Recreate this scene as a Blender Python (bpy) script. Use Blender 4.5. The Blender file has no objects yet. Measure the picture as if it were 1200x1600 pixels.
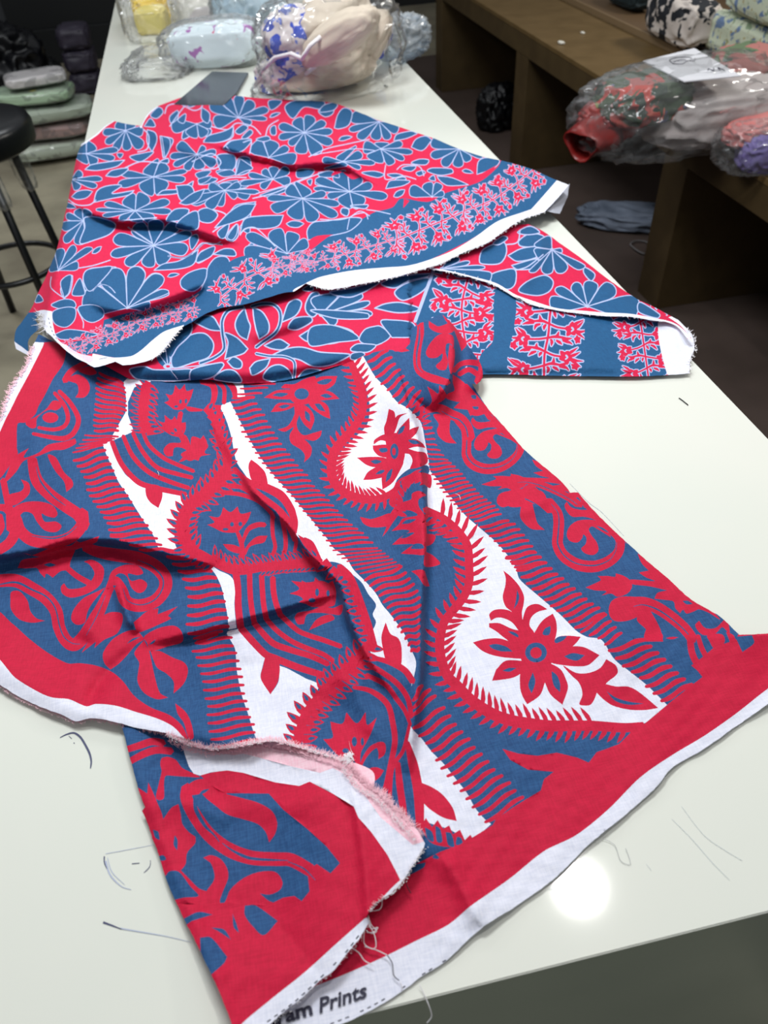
import bpy, bmesh, math, random
import numpy as np
from mathutils import Vector, Matrix
from mathutils.geometry import delaunay_2d_cdt
random.seed(7); rng = np.random.default_rng(7)
sc = bpy.context.scene
COL = sc.collection
# ------------------------------------------------------------------ camera
FOC = 1163.0
CAMZ = 1.55          # eye height above the floor
TOP = 0.9            # counter top height
_v1 = np.array([-352., -1104., FOC]); _v1 /= np.linalg.norm(_v1)
_vz = np.array([80., 1200., FOC]); _vz /= np.linalg.norm(_vz)
_vz = _vz - _v1 * (_v1 @ _vz); _vz /= np.linalg.norm(_vz)
_vx = np.cross(_vz, _v1); _vx = _vx if _vx[0] > 0 else -_vx
ROT = np.array([_vx, _v1, -_vz])
CAMP = np.array([0., 0., CAMZ])
cam = bpy.data.objects.new('camera', bpy.data.cameras.new('camera')); COL.objects.link(cam)
cam.data.sensor_fit = 'VERTICAL'; cam.data.sensor_height = 36.0
cam.data.lens = FOC / 1600.0 * 36.0
cam.data.clip_start = 0.02; cam.data.clip_end = 60
M = Matrix.Identity(4)
for i in range(3):
    M[i][0] = ROT[i][0]; M[i][1] = -ROT[i][1]; M[i][2] = -ROT[i][2]; M[i][3] = CAMP[i]
cam.matrix_world = M
cam.data.dof.use_dof = True; cam.data.dof.focus_distance = .92; cam.data.dof.aperture_fstop = 6.5
sc.camera = cam
# ------------------------------------------------------------------ light, exposure
sc.view_settings.view_transform = 'Standard'; sc.view_settings.look = 'None'
sc.view_settings.gamma = 1.0; sc.view_settings.use_curve_mapping = False
sc.view_settings.exposure = 0.06
w = bpy.data.worlds.new('room'); sc.world = w; w.use_nodes = True
w.node_tree.nodes['Background'].inputs[0].default_value = (0.93, 0.97, 1.0, 1)
w.node_tree.nodes['Background'].inputs[1].default_value = 0.30
def area(name, loc, size, power, target=None, color=(1, 1, 1), disk=True, sy=None):
    l = bpy.data.lights.new(name, 'AREA'); l.energy = power; l.color = color
    l.shape = 'DISK' if disk else 'RECTANGLE'; l.size = size
    if not disk: l.size_y = sy or size
    o = bpy.data.objects.new(name, l); COL.objects.link(o); o.location = loc
    d = Vector(target) - Vector(loc) if target is not None else Vector((0, 0, -1))
    o.rotation_euler = d.to_track_quat('-Z', 'Y').to_euler()
    return o
area('downlight', (0.68, 0.75, 2.8), 0.13, 8, color=(1, 0.98, 0.95))
area('ceiling_panel', (0.0, 1.5, 2.8), 0.8, 36, disk=False, sy=0.5, color=(0.95, 0.98, 1))
area('ceiling_panel', (0.4, 3.5, 2.8), 1.0, 15, disk=False, sy=0.6, color=(0.95, 0.98, 1))
area('ceiling_panel', (-1.8, 4.2, 2.8), 0.8, 26, disk=False, sy=0.6, color=(0.95, 0.98, 1))
area('ceiling_panel', (3.2, 2.8, 2.8), 0.7, 36, disk=False, sy=0.6, color=(1, 0.97, 0.9))
# ------------------------------------------------------------------ helpers
def at(px, py, z):
    d = ROT @ np.array([px - 600., py - 800., FOC])
    return CAMP + d * ((z - CAMZ) / d[2])
def at_many(P, H):                       # N x 2 picture points at heights H over the counter
    c = np.column_stack([P[:, 0] - 600, P[:, 1] - 800, np.full(len(P), FOC)]) @ ROT.T
    t = (TOP + H - CAMZ) / c[:, 2]
    return CAMP + c * t[:, None]
def at_x(px, py, x):
    d = ROT @ np.array([px - 600., py - 800., FOC]); return CAMP + d * (x / d[0])
def at_y(px, py, y):
    d = ROT @ np.array([px - 600., py - 800., FOC]); return CAMP + d * (y / d[1])

def lin(c):
    return tuple(((v / 255) / 12.92 if v / 255 <= .04045 else ((v / 255 + .055) / 1.055) ** 2.4) for v in c) + (1,)
def mat(name, rgb, rough=0.6, spec=0.5, noise=None, nscale=30, bump=0, bscale=200, metal=0, coat=0, sheen=0, tr=0):
    m = bpy.data.materials.new(name); m.use_nodes = True
    nt = m.node_tree; b = nt.nodes['Principled BSDF']
    b.inputs['Base Color'].default_value = lin(rgb); b.inputs['Roughness'].default_value = rough
    b.inputs['Specular IOR Level'].default_value = spec; b.inputs['Metallic'].default_value = metal
    b.inputs['Coat Weight'].default_value = coat; b.inputs['Sheen Weight'].default_value = sheen
    tc = nt.nodes.new('ShaderNodeTexCoord')
    if noise:
        n = nt.nodes.new('ShaderNodeTexNoise'); n.inputs['Scale'].default_value = nscale; n.inputs['Detail'].default_value = 6
        nt.links.new(tc.outputs['Object'], n.inputs['Vector'])
        r = nt.nodes.new('ShaderNodeValToRGB'); r.color_ramp.elements[0].position = .35; r.color_ramp.elements[1].position = .65
        r.color_ramp.elements[0].color = lin(rgb); r.color_ramp.elements[1].color = lin(noise)
        nt.links.new(n.outputs['Fac'], r.inputs['Fac']); nt.links.new(r.outputs['Color'], b.inputs['Base Color'])
    if bump:
        n2 = nt.nodes.new('ShaderNodeTexNoise'); n2.inputs['Scale'].default_value = bscale; n2.inputs['Detail'].default_value = 4
        nt.links.new(tc.outputs['Object'], n2.inputs['Vector'])
        bp = nt.nodes.new('ShaderNodeBump'); bp.inputs['Strength'].default_value = bump; bp.inputs['Distance'].default_value = 0.002
        nt.links.new(n2.outputs['Fac'], bp.inputs['Height']); nt.links.new(bp.outputs['Normal'], b.inputs['Normal'])
    return m
def film(name, tint=(1, 1, 1), amount=0.12, rough=0.12):
    """clear plastic film: mostly transparent, some gloss that grows at grazing angles"""
    m = bpy.data.materials.new(name); m.use_nodes = True; nt = m.node_tree; nt.nodes.clear()
    out = nt.nodes.new('ShaderNodeOutputMaterial'); mix = nt.nodes.new('ShaderNodeMixShader'); mix2 = nt.nodes.new('ShaderNodeMixShader')
    t = nt.nodes.new('ShaderNodeBsdfTransparent'); g = nt.nodes.new('ShaderNodeBsdfGlossy'); d = nt.nodes.new('ShaderNodeBsdfDiffuse')
    t.inputs[0].default_value = tint + (1,); g.inputs['Roughness'].default_value = rough; d.inputs[0].default_value = (.85, .87, .88, 1)
    fr = nt.nodes.new('ShaderNodeFresnel'); fr.inputs['IOR'].default_value = 1.18
    tc = nt.nodes.new('ShaderNodeTexCoord'); n = nt.nodes.new('ShaderNodeTexNoise'); n.inputs['Scale'].default_value = 11; n.inputs['Detail'].default_value = 2; n.inputs['Distortion'].default_value = .6
    nt.links.new(tc.outputs['Object'], n.inputs['Vector'])
    bp = nt.nodes.new('ShaderNodeBump'); bp.inputs['Strength'].default_value = .5; bp.inputs['Distance'].default_value = .02
    nt.links.new(n.outputs['Fac'], bp.inputs['Height'])
    for q in (g, fr): nt.links.new(bp.outputs['Normal'], q.inputs['Normal'])
    k = nt.nodes.new('ShaderNodeMath'); k.operation = 'MULTIPLY'; k.inputs[1].default_value = .38; nt.links.new(fr.outputs[0], k.inputs[0])
    k2 = nt.nodes.new('ShaderNodeMath'); k2.operation = 'ADD'; k2.inputs[1].default_value = .035; nt.links.new(k.outputs[0], k2.inputs[0])
    nt.links.new(k2.outputs[0], mix.inputs[0]); nt.links.new(t.outputs[0], mix.inputs[1]); nt.links.new(g.outputs[0], mix.inputs[2])
    mix2.inputs[0].default_value = amount
    nt.links.new(mix.outputs[0], mix2.inputs[1]); nt.links.new(d.outputs[0], mix2.inputs[2]); nt.links.new(mix2.outputs[0], out.inputs[0])
    return m
def cloth_mat(name, rgb, dark, fine=0.35):
    """printed cotton: slight uneven dye and a fine thread relief"""
    m = bpy.data.materials.new(name); m.use_nodes = True; nt = m.node_tree; b = nt.nodes['Principled BSDF']
    b.inputs['Roughness'].default_value = .75; b.inputs['Specular IOR Level'].default_value = .3; b.inputs['Sheen Weight'].default_value = .02
    tc = nt.nodes.new('ShaderNodeTexCoord'); fac = []
    for sx, sy in ((90, 900), (900, 90)):
        mp = nt.nodes.new('ShaderNodeMapping'); mp.inputs['Scale'].default_value = (sx, sy, 300); mp.inputs['Rotation'].default_value = (0, 0, .45)
        n = nt.nodes.new('ShaderNodeTexNoise'); n.inputs['Scale'].default_value = 1; n.inputs['Detail'].default_value = 3
        nt.links.new(tc.outputs['Object'], mp.inputs['Vector']); nt.links.new(mp.outputs[0], n.inputs['Vector']); fac.append(n)
    a = nt.nodes.new('ShaderNodeMath'); a.operation = 'ADD'
    nt.links.new(fac[0].outputs['Fac'], a.inputs[0]); nt.links.new(fac[1].outputs['Fac'], a.inputs[1])
    r = nt.nodes.new('ShaderNodeValToRGB'); r.color_ramp.elements[0].position = .38; r.color_ramp.elements[1].position = .62
    hf = nt.nodes.new('ShaderNodeMath'); hf.operation = 'MULTIPLY'; hf.inputs[1].default_value = .5
    nt.links.new(a.outputs[0], hf.inputs[0]); nt.links.new(hf.outputs[0], r.inputs['Fac'])
    r.color_ramp.elements[0].color = lin(dark); r.color_ramp.elements[1].color = lin(rgb)
    nt.links.new(r.outputs[0], b.inputs['Base Color'])
    bp = nt.nodes.new('ShaderNodeBump'); bp.inputs['Strength'].default_value = fine; bp.inputs['Distance'].default_value = .0006
    nt.links.new(hf.outputs[0], bp.inputs['Height']); nt.links.new(bp.outputs['Normal'], b.inputs['Normal'])
    return m

def tag(o, label=None, cat=None, group=None, kind=None):
    for k, v in (('label', label), ('category', cat), ('group', group), ('kind', kind)):
        if v: o[k] = v
    return o
def empty(name, loc=(0, 0, 0), **k):
    o = bpy.data.objects.new(name, None); COL.objects.link(o); o.location = loc; o.empty_display_size = .05
    bpy.context.view_layer.update()
    return tag(o, **k)
def link(name, me, parent=None, mats=(), smooth=False):
    o = bpy.data.objects.new(name, me); COL.objects.link(o)
    for m in mats: me.materials.append(m)
    if smooth: me.polygons.foreach_set('use_smooth', [True] * len(me.polygons))
    if parent is not None:
        o.parent = parent; o.matrix_parent_inverse = Matrix.Translation(-Vector(parent.location))
    return o
def mesh(name, V, F, m, parent=None, smooth=False):
    me = bpy.data.meshes.new(name); me.from_pydata([tuple(map(float, v)) for v in V], [], [tuple(f) for f in F]); me.update()
    return link(name, me, parent, m if isinstance(m, (list, tuple)) else [m], smooth)
def box(name, lo, hi, m, parent=None, bev=0.003):
    bm = bmesh.new(); bmesh.ops.create_cube(bm, size=1)
    for v in bm.verts: v.co = Vector([lo[i] + (v.co[i] + .5) * (hi[i] - lo[i]) for i in range(3)])
    if bev: bmesh.ops.bevel(bm, geom=bm.edges[:], offset=bev, segments=2, affect='EDGES', profile=.6)
    me = bpy.data.meshes.new(name); bm.to_mesh(me); bm.free()
    return link(name, me, parent, [m])
def tube_data(pts, r, n=6, closed=False):
    pts = [np.array(p, float) for p in pts]; V = []; F = []; N = len(pts)
    rr = r if hasattr(r, '__len__') else [r] * N
    for i, p in enumerate(pts):
        a = pts[(i - 1) % N] if (closed or i > 0) else p; b = pts[(i + 1) % N] if (closed or i < N - 1) else p
        t = b - a; t = t / (np.linalg.norm(t) + 1e-12)
        u = np.cross(t, [0, 0, 1]) if abs(t[2]) < .95 else np.cross(t, [1, 0, 0]); u /= np.linalg.norm(u); v = np.cross(t, u)
        for k in range(n):
            q = 2 * math.pi * k / n; V.append(p + rr[i] * (math.cos(q) * u + math.sin(q) * v))
    for i in range(N if closed else N - 1):
        for k in range(n):
            j = (i + 1) % N; F.append((i * n + k, i * n + (k + 1) % n, j * n + (k + 1) % n, j * n + k))
    if not closed: F.append(tuple(range(n))[::-1]); F.append(tuple((N - 1) * n + k for k in range(n)))
    return V, F
def tube(name, pts, r, m, parent=None, n=6, closed=False):
    V, F = tube_data(pts, r, n, closed); return mesh(name, V, F, m, parent, True)
def lathe(name, prof, m, c, parent=None, n=32):
    V = []; F = []
    for (r, z) in prof:
        for k in range(n): q = 2 * math.pi * k / n; V.append((c[0] + r * math.cos(q), c[1] + r * math.sin(q), c[2] + z))
    for i in range(len(prof) - 1):
        for k in range(n): F.append((i * n + k, i * n + (k + 1) % n, (i + 1) * n + (k + 1) % n, (i + 1) * n + k))
    F.append(tuple(range(n))[::-1]); F.append(tuple((len(prof) - 1) * n + k for k in range(n)))
    return mesh(name, V, F, m, parent, True)
# ------------------------------------------------------------------ printed pattern language
def spline(pts, closed, seg=3.0, sharp=None):
    """centripetal-ish Catmull-Rom through the points; corners where sharp is set"""
    P = [np.array(p, float) for p in pts]; n = len(P); out = []
    if n < 3 and not closed:
        return np.array(P)
    sharp = sharp or [False] * n
    for i in range(n if closed else n - 1):
        p1 = P[i]; p2 = P[(i + 1) % n]
        p0 = P[(i - 1) % n] if (closed or i > 0) else p1; p3 = P[(i + 2) % n] if (closed or i < n - 2) else p2
        L = np.linalg.norm(p2 - p1)
        def lim(t):
            l = np.linalg.norm(t); return t if l < 2 * L else t * (2 * L / l)
        m1 = (p2 - p1) if sharp[i] else lim((p2 - p0)) * .5; m2 = (p2 - p1) if sharp[(i + 1) % n] else lim((p3 - p1)) * .5
        k = int(max(1, min(12, round(L / seg))))
        for j in range(k):
            t = j / k; t2 = t * t; t3 = t2 * t
            out.append((2 * t3 - 3 * t2 + 1) * p1 + (t3 - 2 * t2 + t) * m1 + (-2 * t3 + 3 * t2) * p2 + (t3 - t2) * m2)
    if not closed: out.append(P[-1])
    return np.array(out)
def stroke(pts, widths, seg=3.0, smooth=True, cap=True):
    c = spline(pts, False, seg) if smooth and len(pts) > 2 else np.array(pts, float)
    if len(c) < 2: return None
    t = np.gradient(c, axis=0); t /= np.linalg.norm(t, axis=1)[:, None] + 1e-9
    nrm = np.column_stack([-t[:, 1], t[:, 0]])
    s = np.concatenate([[0], np.cumsum(np.linalg.norm(np.diff(c, axis=0), axis=1))]); s /= s[-1] + 1e-9
    wv = np.interp(s, np.linspace(0, 1, len(widths)), widths)[:, None] / 2
    a = c + nrm * wv; b = c - nrm * wv; parts = [a]
    if cap: parts.append((c[-1] + t[-1] * wv[-1] * .8)[None])
    parts.append(b[::-1])
    if cap: parts.append((c[0] - t[0] * wv[0] * .8)[None])
    return np.vstack(parts)
def offset(poly, d):
    a = np.roll(poly, 1, 0); b = np.roll(poly, -1, 0); t = b - a; t /= np.linalg.norm(t, axis=1)[:, None] + 1e-9
    area = .5 * np.sum(poly[:, 0] * b[:, 1] - b[:, 0] * poly[:, 1])
    n = np.column_stack([t[:, 1], -t[:, 0]]) * (1 if area > 0 else -1)
    return poly + n * d
def resample(pts, n):
    c = spline(pts, False, 2.0) if len(pts) > 2 else np.array(pts, float)
    s = np.concatenate([[0], np.cumsum(np.linalg.norm(np.diff(c, axis=0), axis=1))])
    q = np.linspace(0, s[-1], n); return np.column_stack([np.interp(q, s, c[:, 0]), np.interp(q, s, c[:, 1])])
CI = {'R': 0, 'B': 1, 'W': 2, 'L': 3, 'P': 4, 'K': 5}
def pts_of(txt):
    P = []; S = []
    for tok in txt.split():
        s = tok.endswith('!'); x, y = tok.rstrip('!').split(','); P.append((float(x), float(y))); S.append(s)
    return P, S
def floret(c, r, ang, sq, out):
    k = 5; poly = []
    for i in range(20):
        a = i / 20 * 2 * math.pi; rr = r * (1 + .22 * math.cos(k * a))
        x, y = rr * math.cos(a), rr * math.sin(a) * sq
        poly.append((c[0] + x * math.cos(ang) - y * math.sin(ang), c[1] + x * math.sin(ang) + y * math.cos(ang)))
    out.append(np.array(poly))
def band(pts, hw, sp, dens):
    """row of small sprigs with five lobed flowers either side of a stem; all white edges go under all red"""
    g = spline(pts, False, 2.0); L = np.sum(np.linalg.norm(np.diff(g, axis=0), axis=1)); n = max(2, int(L / sp))
    c = resample(pts, n * 2 + 1); t = np.gradient(c, axis=0); t /= np.linalg.norm(t, axis=1)[:, None]
    nr = np.column_stack([-t[:, 1], t[:, 0]]); red = []; hearts = []
    u = sp / 75.0; lw = hw * .062
    red.append(stroke(pts, [lw, lw], 2.0))
    R = random.Random(int(pts[0][0] * 7 + pts[0][1]))
    for i in range(len(c)):
        for s in (-1, 1):
            j = lambda a: R.uniform(-a, a)
            p = c[i]; T = t[i]; Nn = nr[i] * s
            q = lambda a, b: p + Nn * hw * a + T * sp * b
            if (i + (s > 0)) % 2 == 0:
                e = q(.62 + j(.08), .18 + j(.1))
                red.append(stroke([p, q(.25, .12), e], [lw, lw * .9], 2.0)); floret(e, min(hw * .25, sp * .33), j(3), .8, red)
                hearts.append(stroke([e - T * hw * .05, e + Nn * hw * .05, e + T * hw * .06], [lw * .9, lw * .6], 2.0))
                for (a0, b0, a1, b1) in ((.8, .3, 1.0, .55), (.85, .25, 1.05, .2), (.8, .0, .98, -.2), (.7, -.1, .9, -.32)):
                    red.append(stroke([q(.62, .1), q(a0, b0 * .9), q(a1 + j(.05), b1 + j(.1))], [lw * .9, lw * 1.5, lw * .3], 2.0))
            else:
                e = q(.5, -.05 + j(.1))
                red.append(stroke([p, q(.2, -.1), e], [lw, lw * 1.4, lw * .8], 2.0))
                for (a0, b0) in ((.42, .28), (.3, -.35), (.72, .12), (.68, -.2), (.15, .3)):
                    red.append(stroke([q(a0 * .6, b0 * .2), q(a0 * .85, b0 * .5), q(a0 + j(.06), b0 + j(.08))], [lw, lw * 1.5, lw * .4], 2.0))
                floret(q(.86 + j(.06), -.05 + j(.1)), min(hw * .13, sp * .18), j(3), .8, red)
    red = [r for r in red if r is not None]
    return [(3, offset(r, lw * .5)) for r in red] + [(0, r) for r in red] + [(3, h) for h in hearts if h is not None]
def parse(text):
    """returns list of (material index, N x 2 polygon in picture px), in painting order"""
    out = []; macros = {}; cur = None; ox = oy = 0.; sc_ = 1.
    def run(line, ox, oy, s, A=None):
        res = []
        def fin(poly): 
            q = poly / s + np.array([ox, oy])
            if A is not None: q = np.column_stack([q, np.ones(len(q))]) @ A
            return q
        headt, _, body = line.partition('|'); h = headt.split(); op = h[0]; seg = 2.6 * s
        if op in 'PQ':
            P, S = pts_of(body); res.append((CI[h[1]], fin(spline(P, True, seg, S) if op == 'P' else np.array(P))))
        elif op == 'G':
            P, S = pts_of(body); q = spline(P, True, seg, S); ow = float(h[2]) * 1.15
            res.append((3, fin(offset(q, ow / 2)))); res.append((CI[h[1]], fin(offset(q, -ow / 2))))
        elif op == 'S':
            P, _ = pts_of(body); q = stroke(P, [float(x) for x in h[2:]], seg)
            res.append((CI[h[1]], fin(q)))
        elif op == 'E':
            cx, cy, rx, ry = map(float, h[2:6]); a = np.linspace(0, 2 * np.pi, 25)[:-1]
            res.append((CI[h[1]], fin(np.column_stack([cx + rx * np.cos(a), cy + ry * np.sin(a)]))))
        elif op == 'K':
            a, b = body.split('/'); n = int(h[2]); wd = float(h[3]); wob = float(h[4])
            A_ = resample(pts_of(a)[0], n); B_ = resample(pts_of(b)[0], n)
            for i in range(n):
                d = B_[i] - A_[i]; nn = np.array([-d[1], d[0]]) / (np.linalg.norm(d) + 1e-9); P = []
                ph = random.uniform(-.25, .25)
                for k in range(7):
                    t = k / 6; P.append(A_[i] + d * t + nn * wob * math.sin(2 * math.pi * t + ph))
                k1 = random.uniform(.9, 1.1)
                res.append((CI[h[1]], fin(stroke(P, [wd * .62, wd * 1.0 * k1, wd * .9, wd * 1.02, wd * .72], seg))))
        elif op == 'F':
            n = int(h[2]); ln = float(h[3]); lean = float(h[4]); wd = float(h[5]); hole = h[6]
            c = resample(pts_of(body)[0], n); t = np.gradient(c, axis=0); t /= np.linalg.norm(t, axis=1)[:, None]
            sg = 1 if ln > 0 else -1; L = abs(ln)
            holes = []
            for i in range(n):
                nn = np.array([-t[i][1], t[i][0]]) * sg; d = nn * math.cos(lean) + t[i] * math.sin(lean); sd = np.array([-d[1], d[0]])
                l = L * random.uniform(.9, 1.1); b0 = c[i]; bend = t[i] * L * .1 * (1 if lean > 0 else -1)
                lens = np.array([b0 - sd * wd * .6, b0 + d * l * .45 - sd * wd * 1.0, b0 + d * l * .75 - sd * wd * .75 + bend * .5, b0 + d * l + bend,
                                 b0 + d * l * .75 + sd * wd * .6 + bend * .5, b0 + d * l * .45 + sd * wd * .9, b0 + sd * wd * .6])
                if hole != '-':
                    lens = np.array([b0 - sd * wd * 1.25, b0 + d * l * .5 - sd * wd * 1.2, b0 + d * l * .8 - sd * wd * .7 + bend * .5, b0 + d * l + bend,
                                     b0 + d * l * .8 + sd * wd * .6 + bend * .5, b0 + d * l * .5 + sd * wd * 1.1, b0 + sd * wd * 1.25])
                res.append((CI[h[1]], fin(lens)))
                if hole != '-':
                    m0 = b0 + d * l * .36; m1 = b0 + d * l * .86 + bend * .6
                    mm = (m0 + m1) / 2; hw = wd * .5
                    holes.append((CI[hole], fin(np.array([m0, m0 * .7 + m1 * .3 + sd * hw, mm * .7 + m1 * .3 + sd * hw * .8, m1, mm * .7 + m1 * .3 - sd * hw * .8, m0 * .7 + m1 * .3 - sd * hw]))))
            res += holes
        elif op == 'D':
            ow = float(h[1]) * 1.0; c = np.array([float(v) for v in h[2].split(',')]); T, _ = pts_of(body)
            T = [np.array(p) - c for p in T]; T.sort(key=lambda v: math.atan2(v[1], v[0])); n = len(T)
            def mid(a, b):
                g = (math.atan2(b[1], b[0]) - math.atan2(a[1], a[0])) % (2 * math.pi)
                if g < 1.9: return (a + b) / 2 * .92, (a + b) / 2 * .92
                r = lambda v, q: np.array([v[0] * math.cos(q) - v[1] * math.sin(q), v[0] * math.sin(q) + v[1] * math.cos(q)]) * .8
                return r(a, .45), r(b, -.45)
            ms = [mid(T[i], T[(i + 1) % n]) for i in range(n)]
            for i in range(n):
                ml = ms[(i - 1) % n][1]; mr = ms[i][0]; tp = T[i]
                t2 = tp @ tp; kl = max(.3, ml @ tp / t2); kr = max(.3, mr @ tp / t2); sl = (ml - tp * (ml @ tp / t2)) / kl; s_r = (mr - tp * (mr @ tp / t2)) / kr
                poly = [c, c + tp * .42 + sl * .40, c + tp * .7 + sl * .66, c + tp * .92 + sl * .66, c + tp * 1.04 + sl * .24, c + tp * 1.04 + s_r * .24, c + tp * .92 + s_r * .66, c + tp * .7 + s_r * .66, c + tp * .42 + s_r * .40]
                q = spline(poly, True, seg, [True] + [False] * 8)
                res.append((3, fin(offset(q, ow * .5)))); res.append((1, fin(offset(q, -ow * .5))))
            a = np.linspace(0, 2 * np.pi, 9)[:-1]
            res.append((3, fin(c + np.column_stack([np.cos(a), np.sin(a)]) * ow * 1.7)))
        elif op == 'BAND':
            P, _ = pts_of(body)
            for ci, q in band(P, float(h[1]), float(h[2]), 1.0): res.append((ci, fin(q)))
        elif op == 'FILL':
            P, _ = pts_of(body); reg = np.array(P); n = int(h[1]); sz = float(h[2]); a0 = float(h[3]); ow = float(h[4]); R = random.Random(5 + n)
            lo = reg.min(0); hi = reg.max(0); tot = res + [(q[0], (q[1] - np.array([ox, oy])) * s) for q in out]
            tot = [(q, q.min(0), q.max(0)) for _, q in tot]
            for _ in range(n):
                c = np.array([R.uniform(lo[0], hi[0]), R.uniform(lo[1], hi[1])])
                if not inside(c[None], reg)[0]: continue
                for k_ in (1.0, .66):
                    L_ = sz * k_ * R.uniform(.8, 1.15); W_ = L_ * R.uniform(.34, .5); a_ = a0 + R.uniform(-.45, .45); u_ = np.array([math.cos(a_), math.sin(a_)]); v_ = np.array([-u_[1], u_[0]]); bd = R.choice((-1, 1)) * W_ * .5
                    pl = [c - u_ * L_, c - u_ * L_ * .4 - v_ * W_ + v_ * bd * .3, c + u_ * L_ * .45 - v_ * W_ * .8 + v_ * bd, c + u_ * L_ + v_ * bd * 1.6, c + u_ * L_ * .4 + v_ * W_ * .8 + v_ * bd * .4, c - u_ * L_ * .5 + v_ * W_ * .8]
                    q = spline(pl, True, seg, [True, False, False, True, False, False]); t_ = offset(q, ow); bad = False
                    for z_, l_, h_ in tot:
                        if (l_ < t_.max(0)).all() and (h_ > t_.min(0)).all() and (inside(t_, z_).any() or inside(z_[::3], t_).any()): bad = True; break
                    if not bad:
                        tot.append((t_, t_.min(0), t_.max(0))); res.append((3, fin(offset(q, ow / 2)))); res.append((1, fin(offset(q, -ow / 2)))); break
        elif op == 'DASH':
            P, _ = pts_of(body); n = int(h[1]); c = resample(P, n * 2)
            for i in range(n):
                if random.random() < .88: res.append((5, fin(stroke([c[2 * i], c[2 * i + 1]], [float(h[3])] * 2, seg, cap=False))))
        return res
    for line in text.strip().splitlines():
        line = line.strip()
        if not line or line[0] == '#': continue
        if line[0] == '@': ox, oy, sc_ = map(float, line[1:].split()); continue
        if line.startswith('M '): q = line.split(); cur = q[1]; macros[cur] = [(q[2], q[3], q[4])]; continue
        if line == 'X': cur = None; continue
        if line.startswith('U '):
            q, _, body = line.partition('|'); A = None
            if body:
                a, b = body.split('/'); a = np.array(pts_of(a)[0]); b = np.array(pts_of(b)[0])
                A = np.linalg.solve(np.column_stack([a, np.ones(3)]), b)
            mc = macros[q.split()[1]]; X, Y, S = map(float, mc[0])
            for l in mc[1:]: out += run(l, X, Y, S, A)
            continue
        if cur: macros[cur].append(line)
        else: out += run(line, ox, oy, sc_)
    return out
def inside(P, poly):
    x, y = P[:, 0], P[:, 1]; r = np.zeros(len(P), bool); n = len(poly); j = n - 1
    for i in range(n):
        xi, yi = poly[i]; xj, yj = poly[j]
        if yi != yj:
            c = ((yi > y) != (yj > y)) & (x < (xj - xi) * (y - yi) / (yj - yi) + xi); r ^= c
        j = i
    return r
# ------------------------------------------------------------------ height of the draped cloth
def ridge(P, pts, h, wl, wr, e0=1, e1=1, pw=1.5):
    """fold along a line of picture points: crest height h, falling off over wl px (left of travel) and wr px (right)"""
    c = spline(pts, False, 8.0); a = c[:-1]; b = c[1:]; best = np.full(len(P), 1e9); sgn = np.zeros(len(P)); pos = np.zeros(len(P))
    L = np.concatenate([[0], np.cumsum(np.linalg.norm(b - a, axis=1))]); T = L[-1]
    bb = max(wl, wr) * 4
    m = (P[:, 0] > c[:, 0].min() - bb) & (P[:, 0] < c[:, 0].max() + bb) & (P[:, 1] > c[:, 1].min() - bb) & (P[:, 1] < c[:, 1].max() + bb)
    Q = P[m]; best = np.full(len(Q), 1e9); sgn = np.zeros(len(Q)); pos = np.zeros(len(Q))
    for i in range(len(a)):
        d = b[i] - a[i]; l2 = d @ d + 1e-9; t = np.clip(((Q - a[i]) @ d) / l2, 0, 1); q = a[i] + t[:, None] * d
        ds = np.hypot(*(Q - q).T); k = ds < best
        best[k] = ds[k]; sgn[k] = (d[0] * (Q[k, 1] - a[i][1]) - d[1] * (Q[k, 0] - a[i][0])); pos[k] = (L[i] + t[k] * math.sqrt(l2)) / T
    wd = np.where(sgn > 0, wr, wl); f = np.exp(-(best / wd) ** pw)
    tp = np.ones(len(Q))
    if e0: tp *= np.clip(pos / .22, 0, 1) ** .8 * (1 if e0 == 1 else 1)
    if e1: tp *= np.clip((1 - pos) / .22, 0, 1) ** .8
    out = np.zeros(len(P)); out[m] = h * f * tp
    return out
def waves(P, amp, lam, seed, ang=None, spread=.6):
    R = random.Random(seed); h = np.zeros(len(P))
    for k in range(7):
        a = (ang if ang is not None else R.uniform(0, 3.14)) + R.uniform(-spread, spread); l = lam * R.uniform(.6, 1.7)
        ph = R.uniform(0, 6.28); wx = 18 * np.sin(P[:, 1] / (lam * 1.7) + R.uniform(0, 6)); wy = 18 * np.sin(P[:, 0] / (lam * 1.5) + R.uniform(0, 6))
        h += np.sin(((P[:, 0] + wx) * math.cos(a) + (P[:, 1] + wy) * math.sin(a)) * 2 * math.pi / l + ph) * R.uniform(.4, 1)
    return h * amp / 3
def jag(poly, i0, i1, amp):
    """roughen a cut edge a little"""
    q = poly.copy()
    q[i0:i1] += rng.normal(0, amp, (len(q[i0:i1]), 2)); return q
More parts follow.
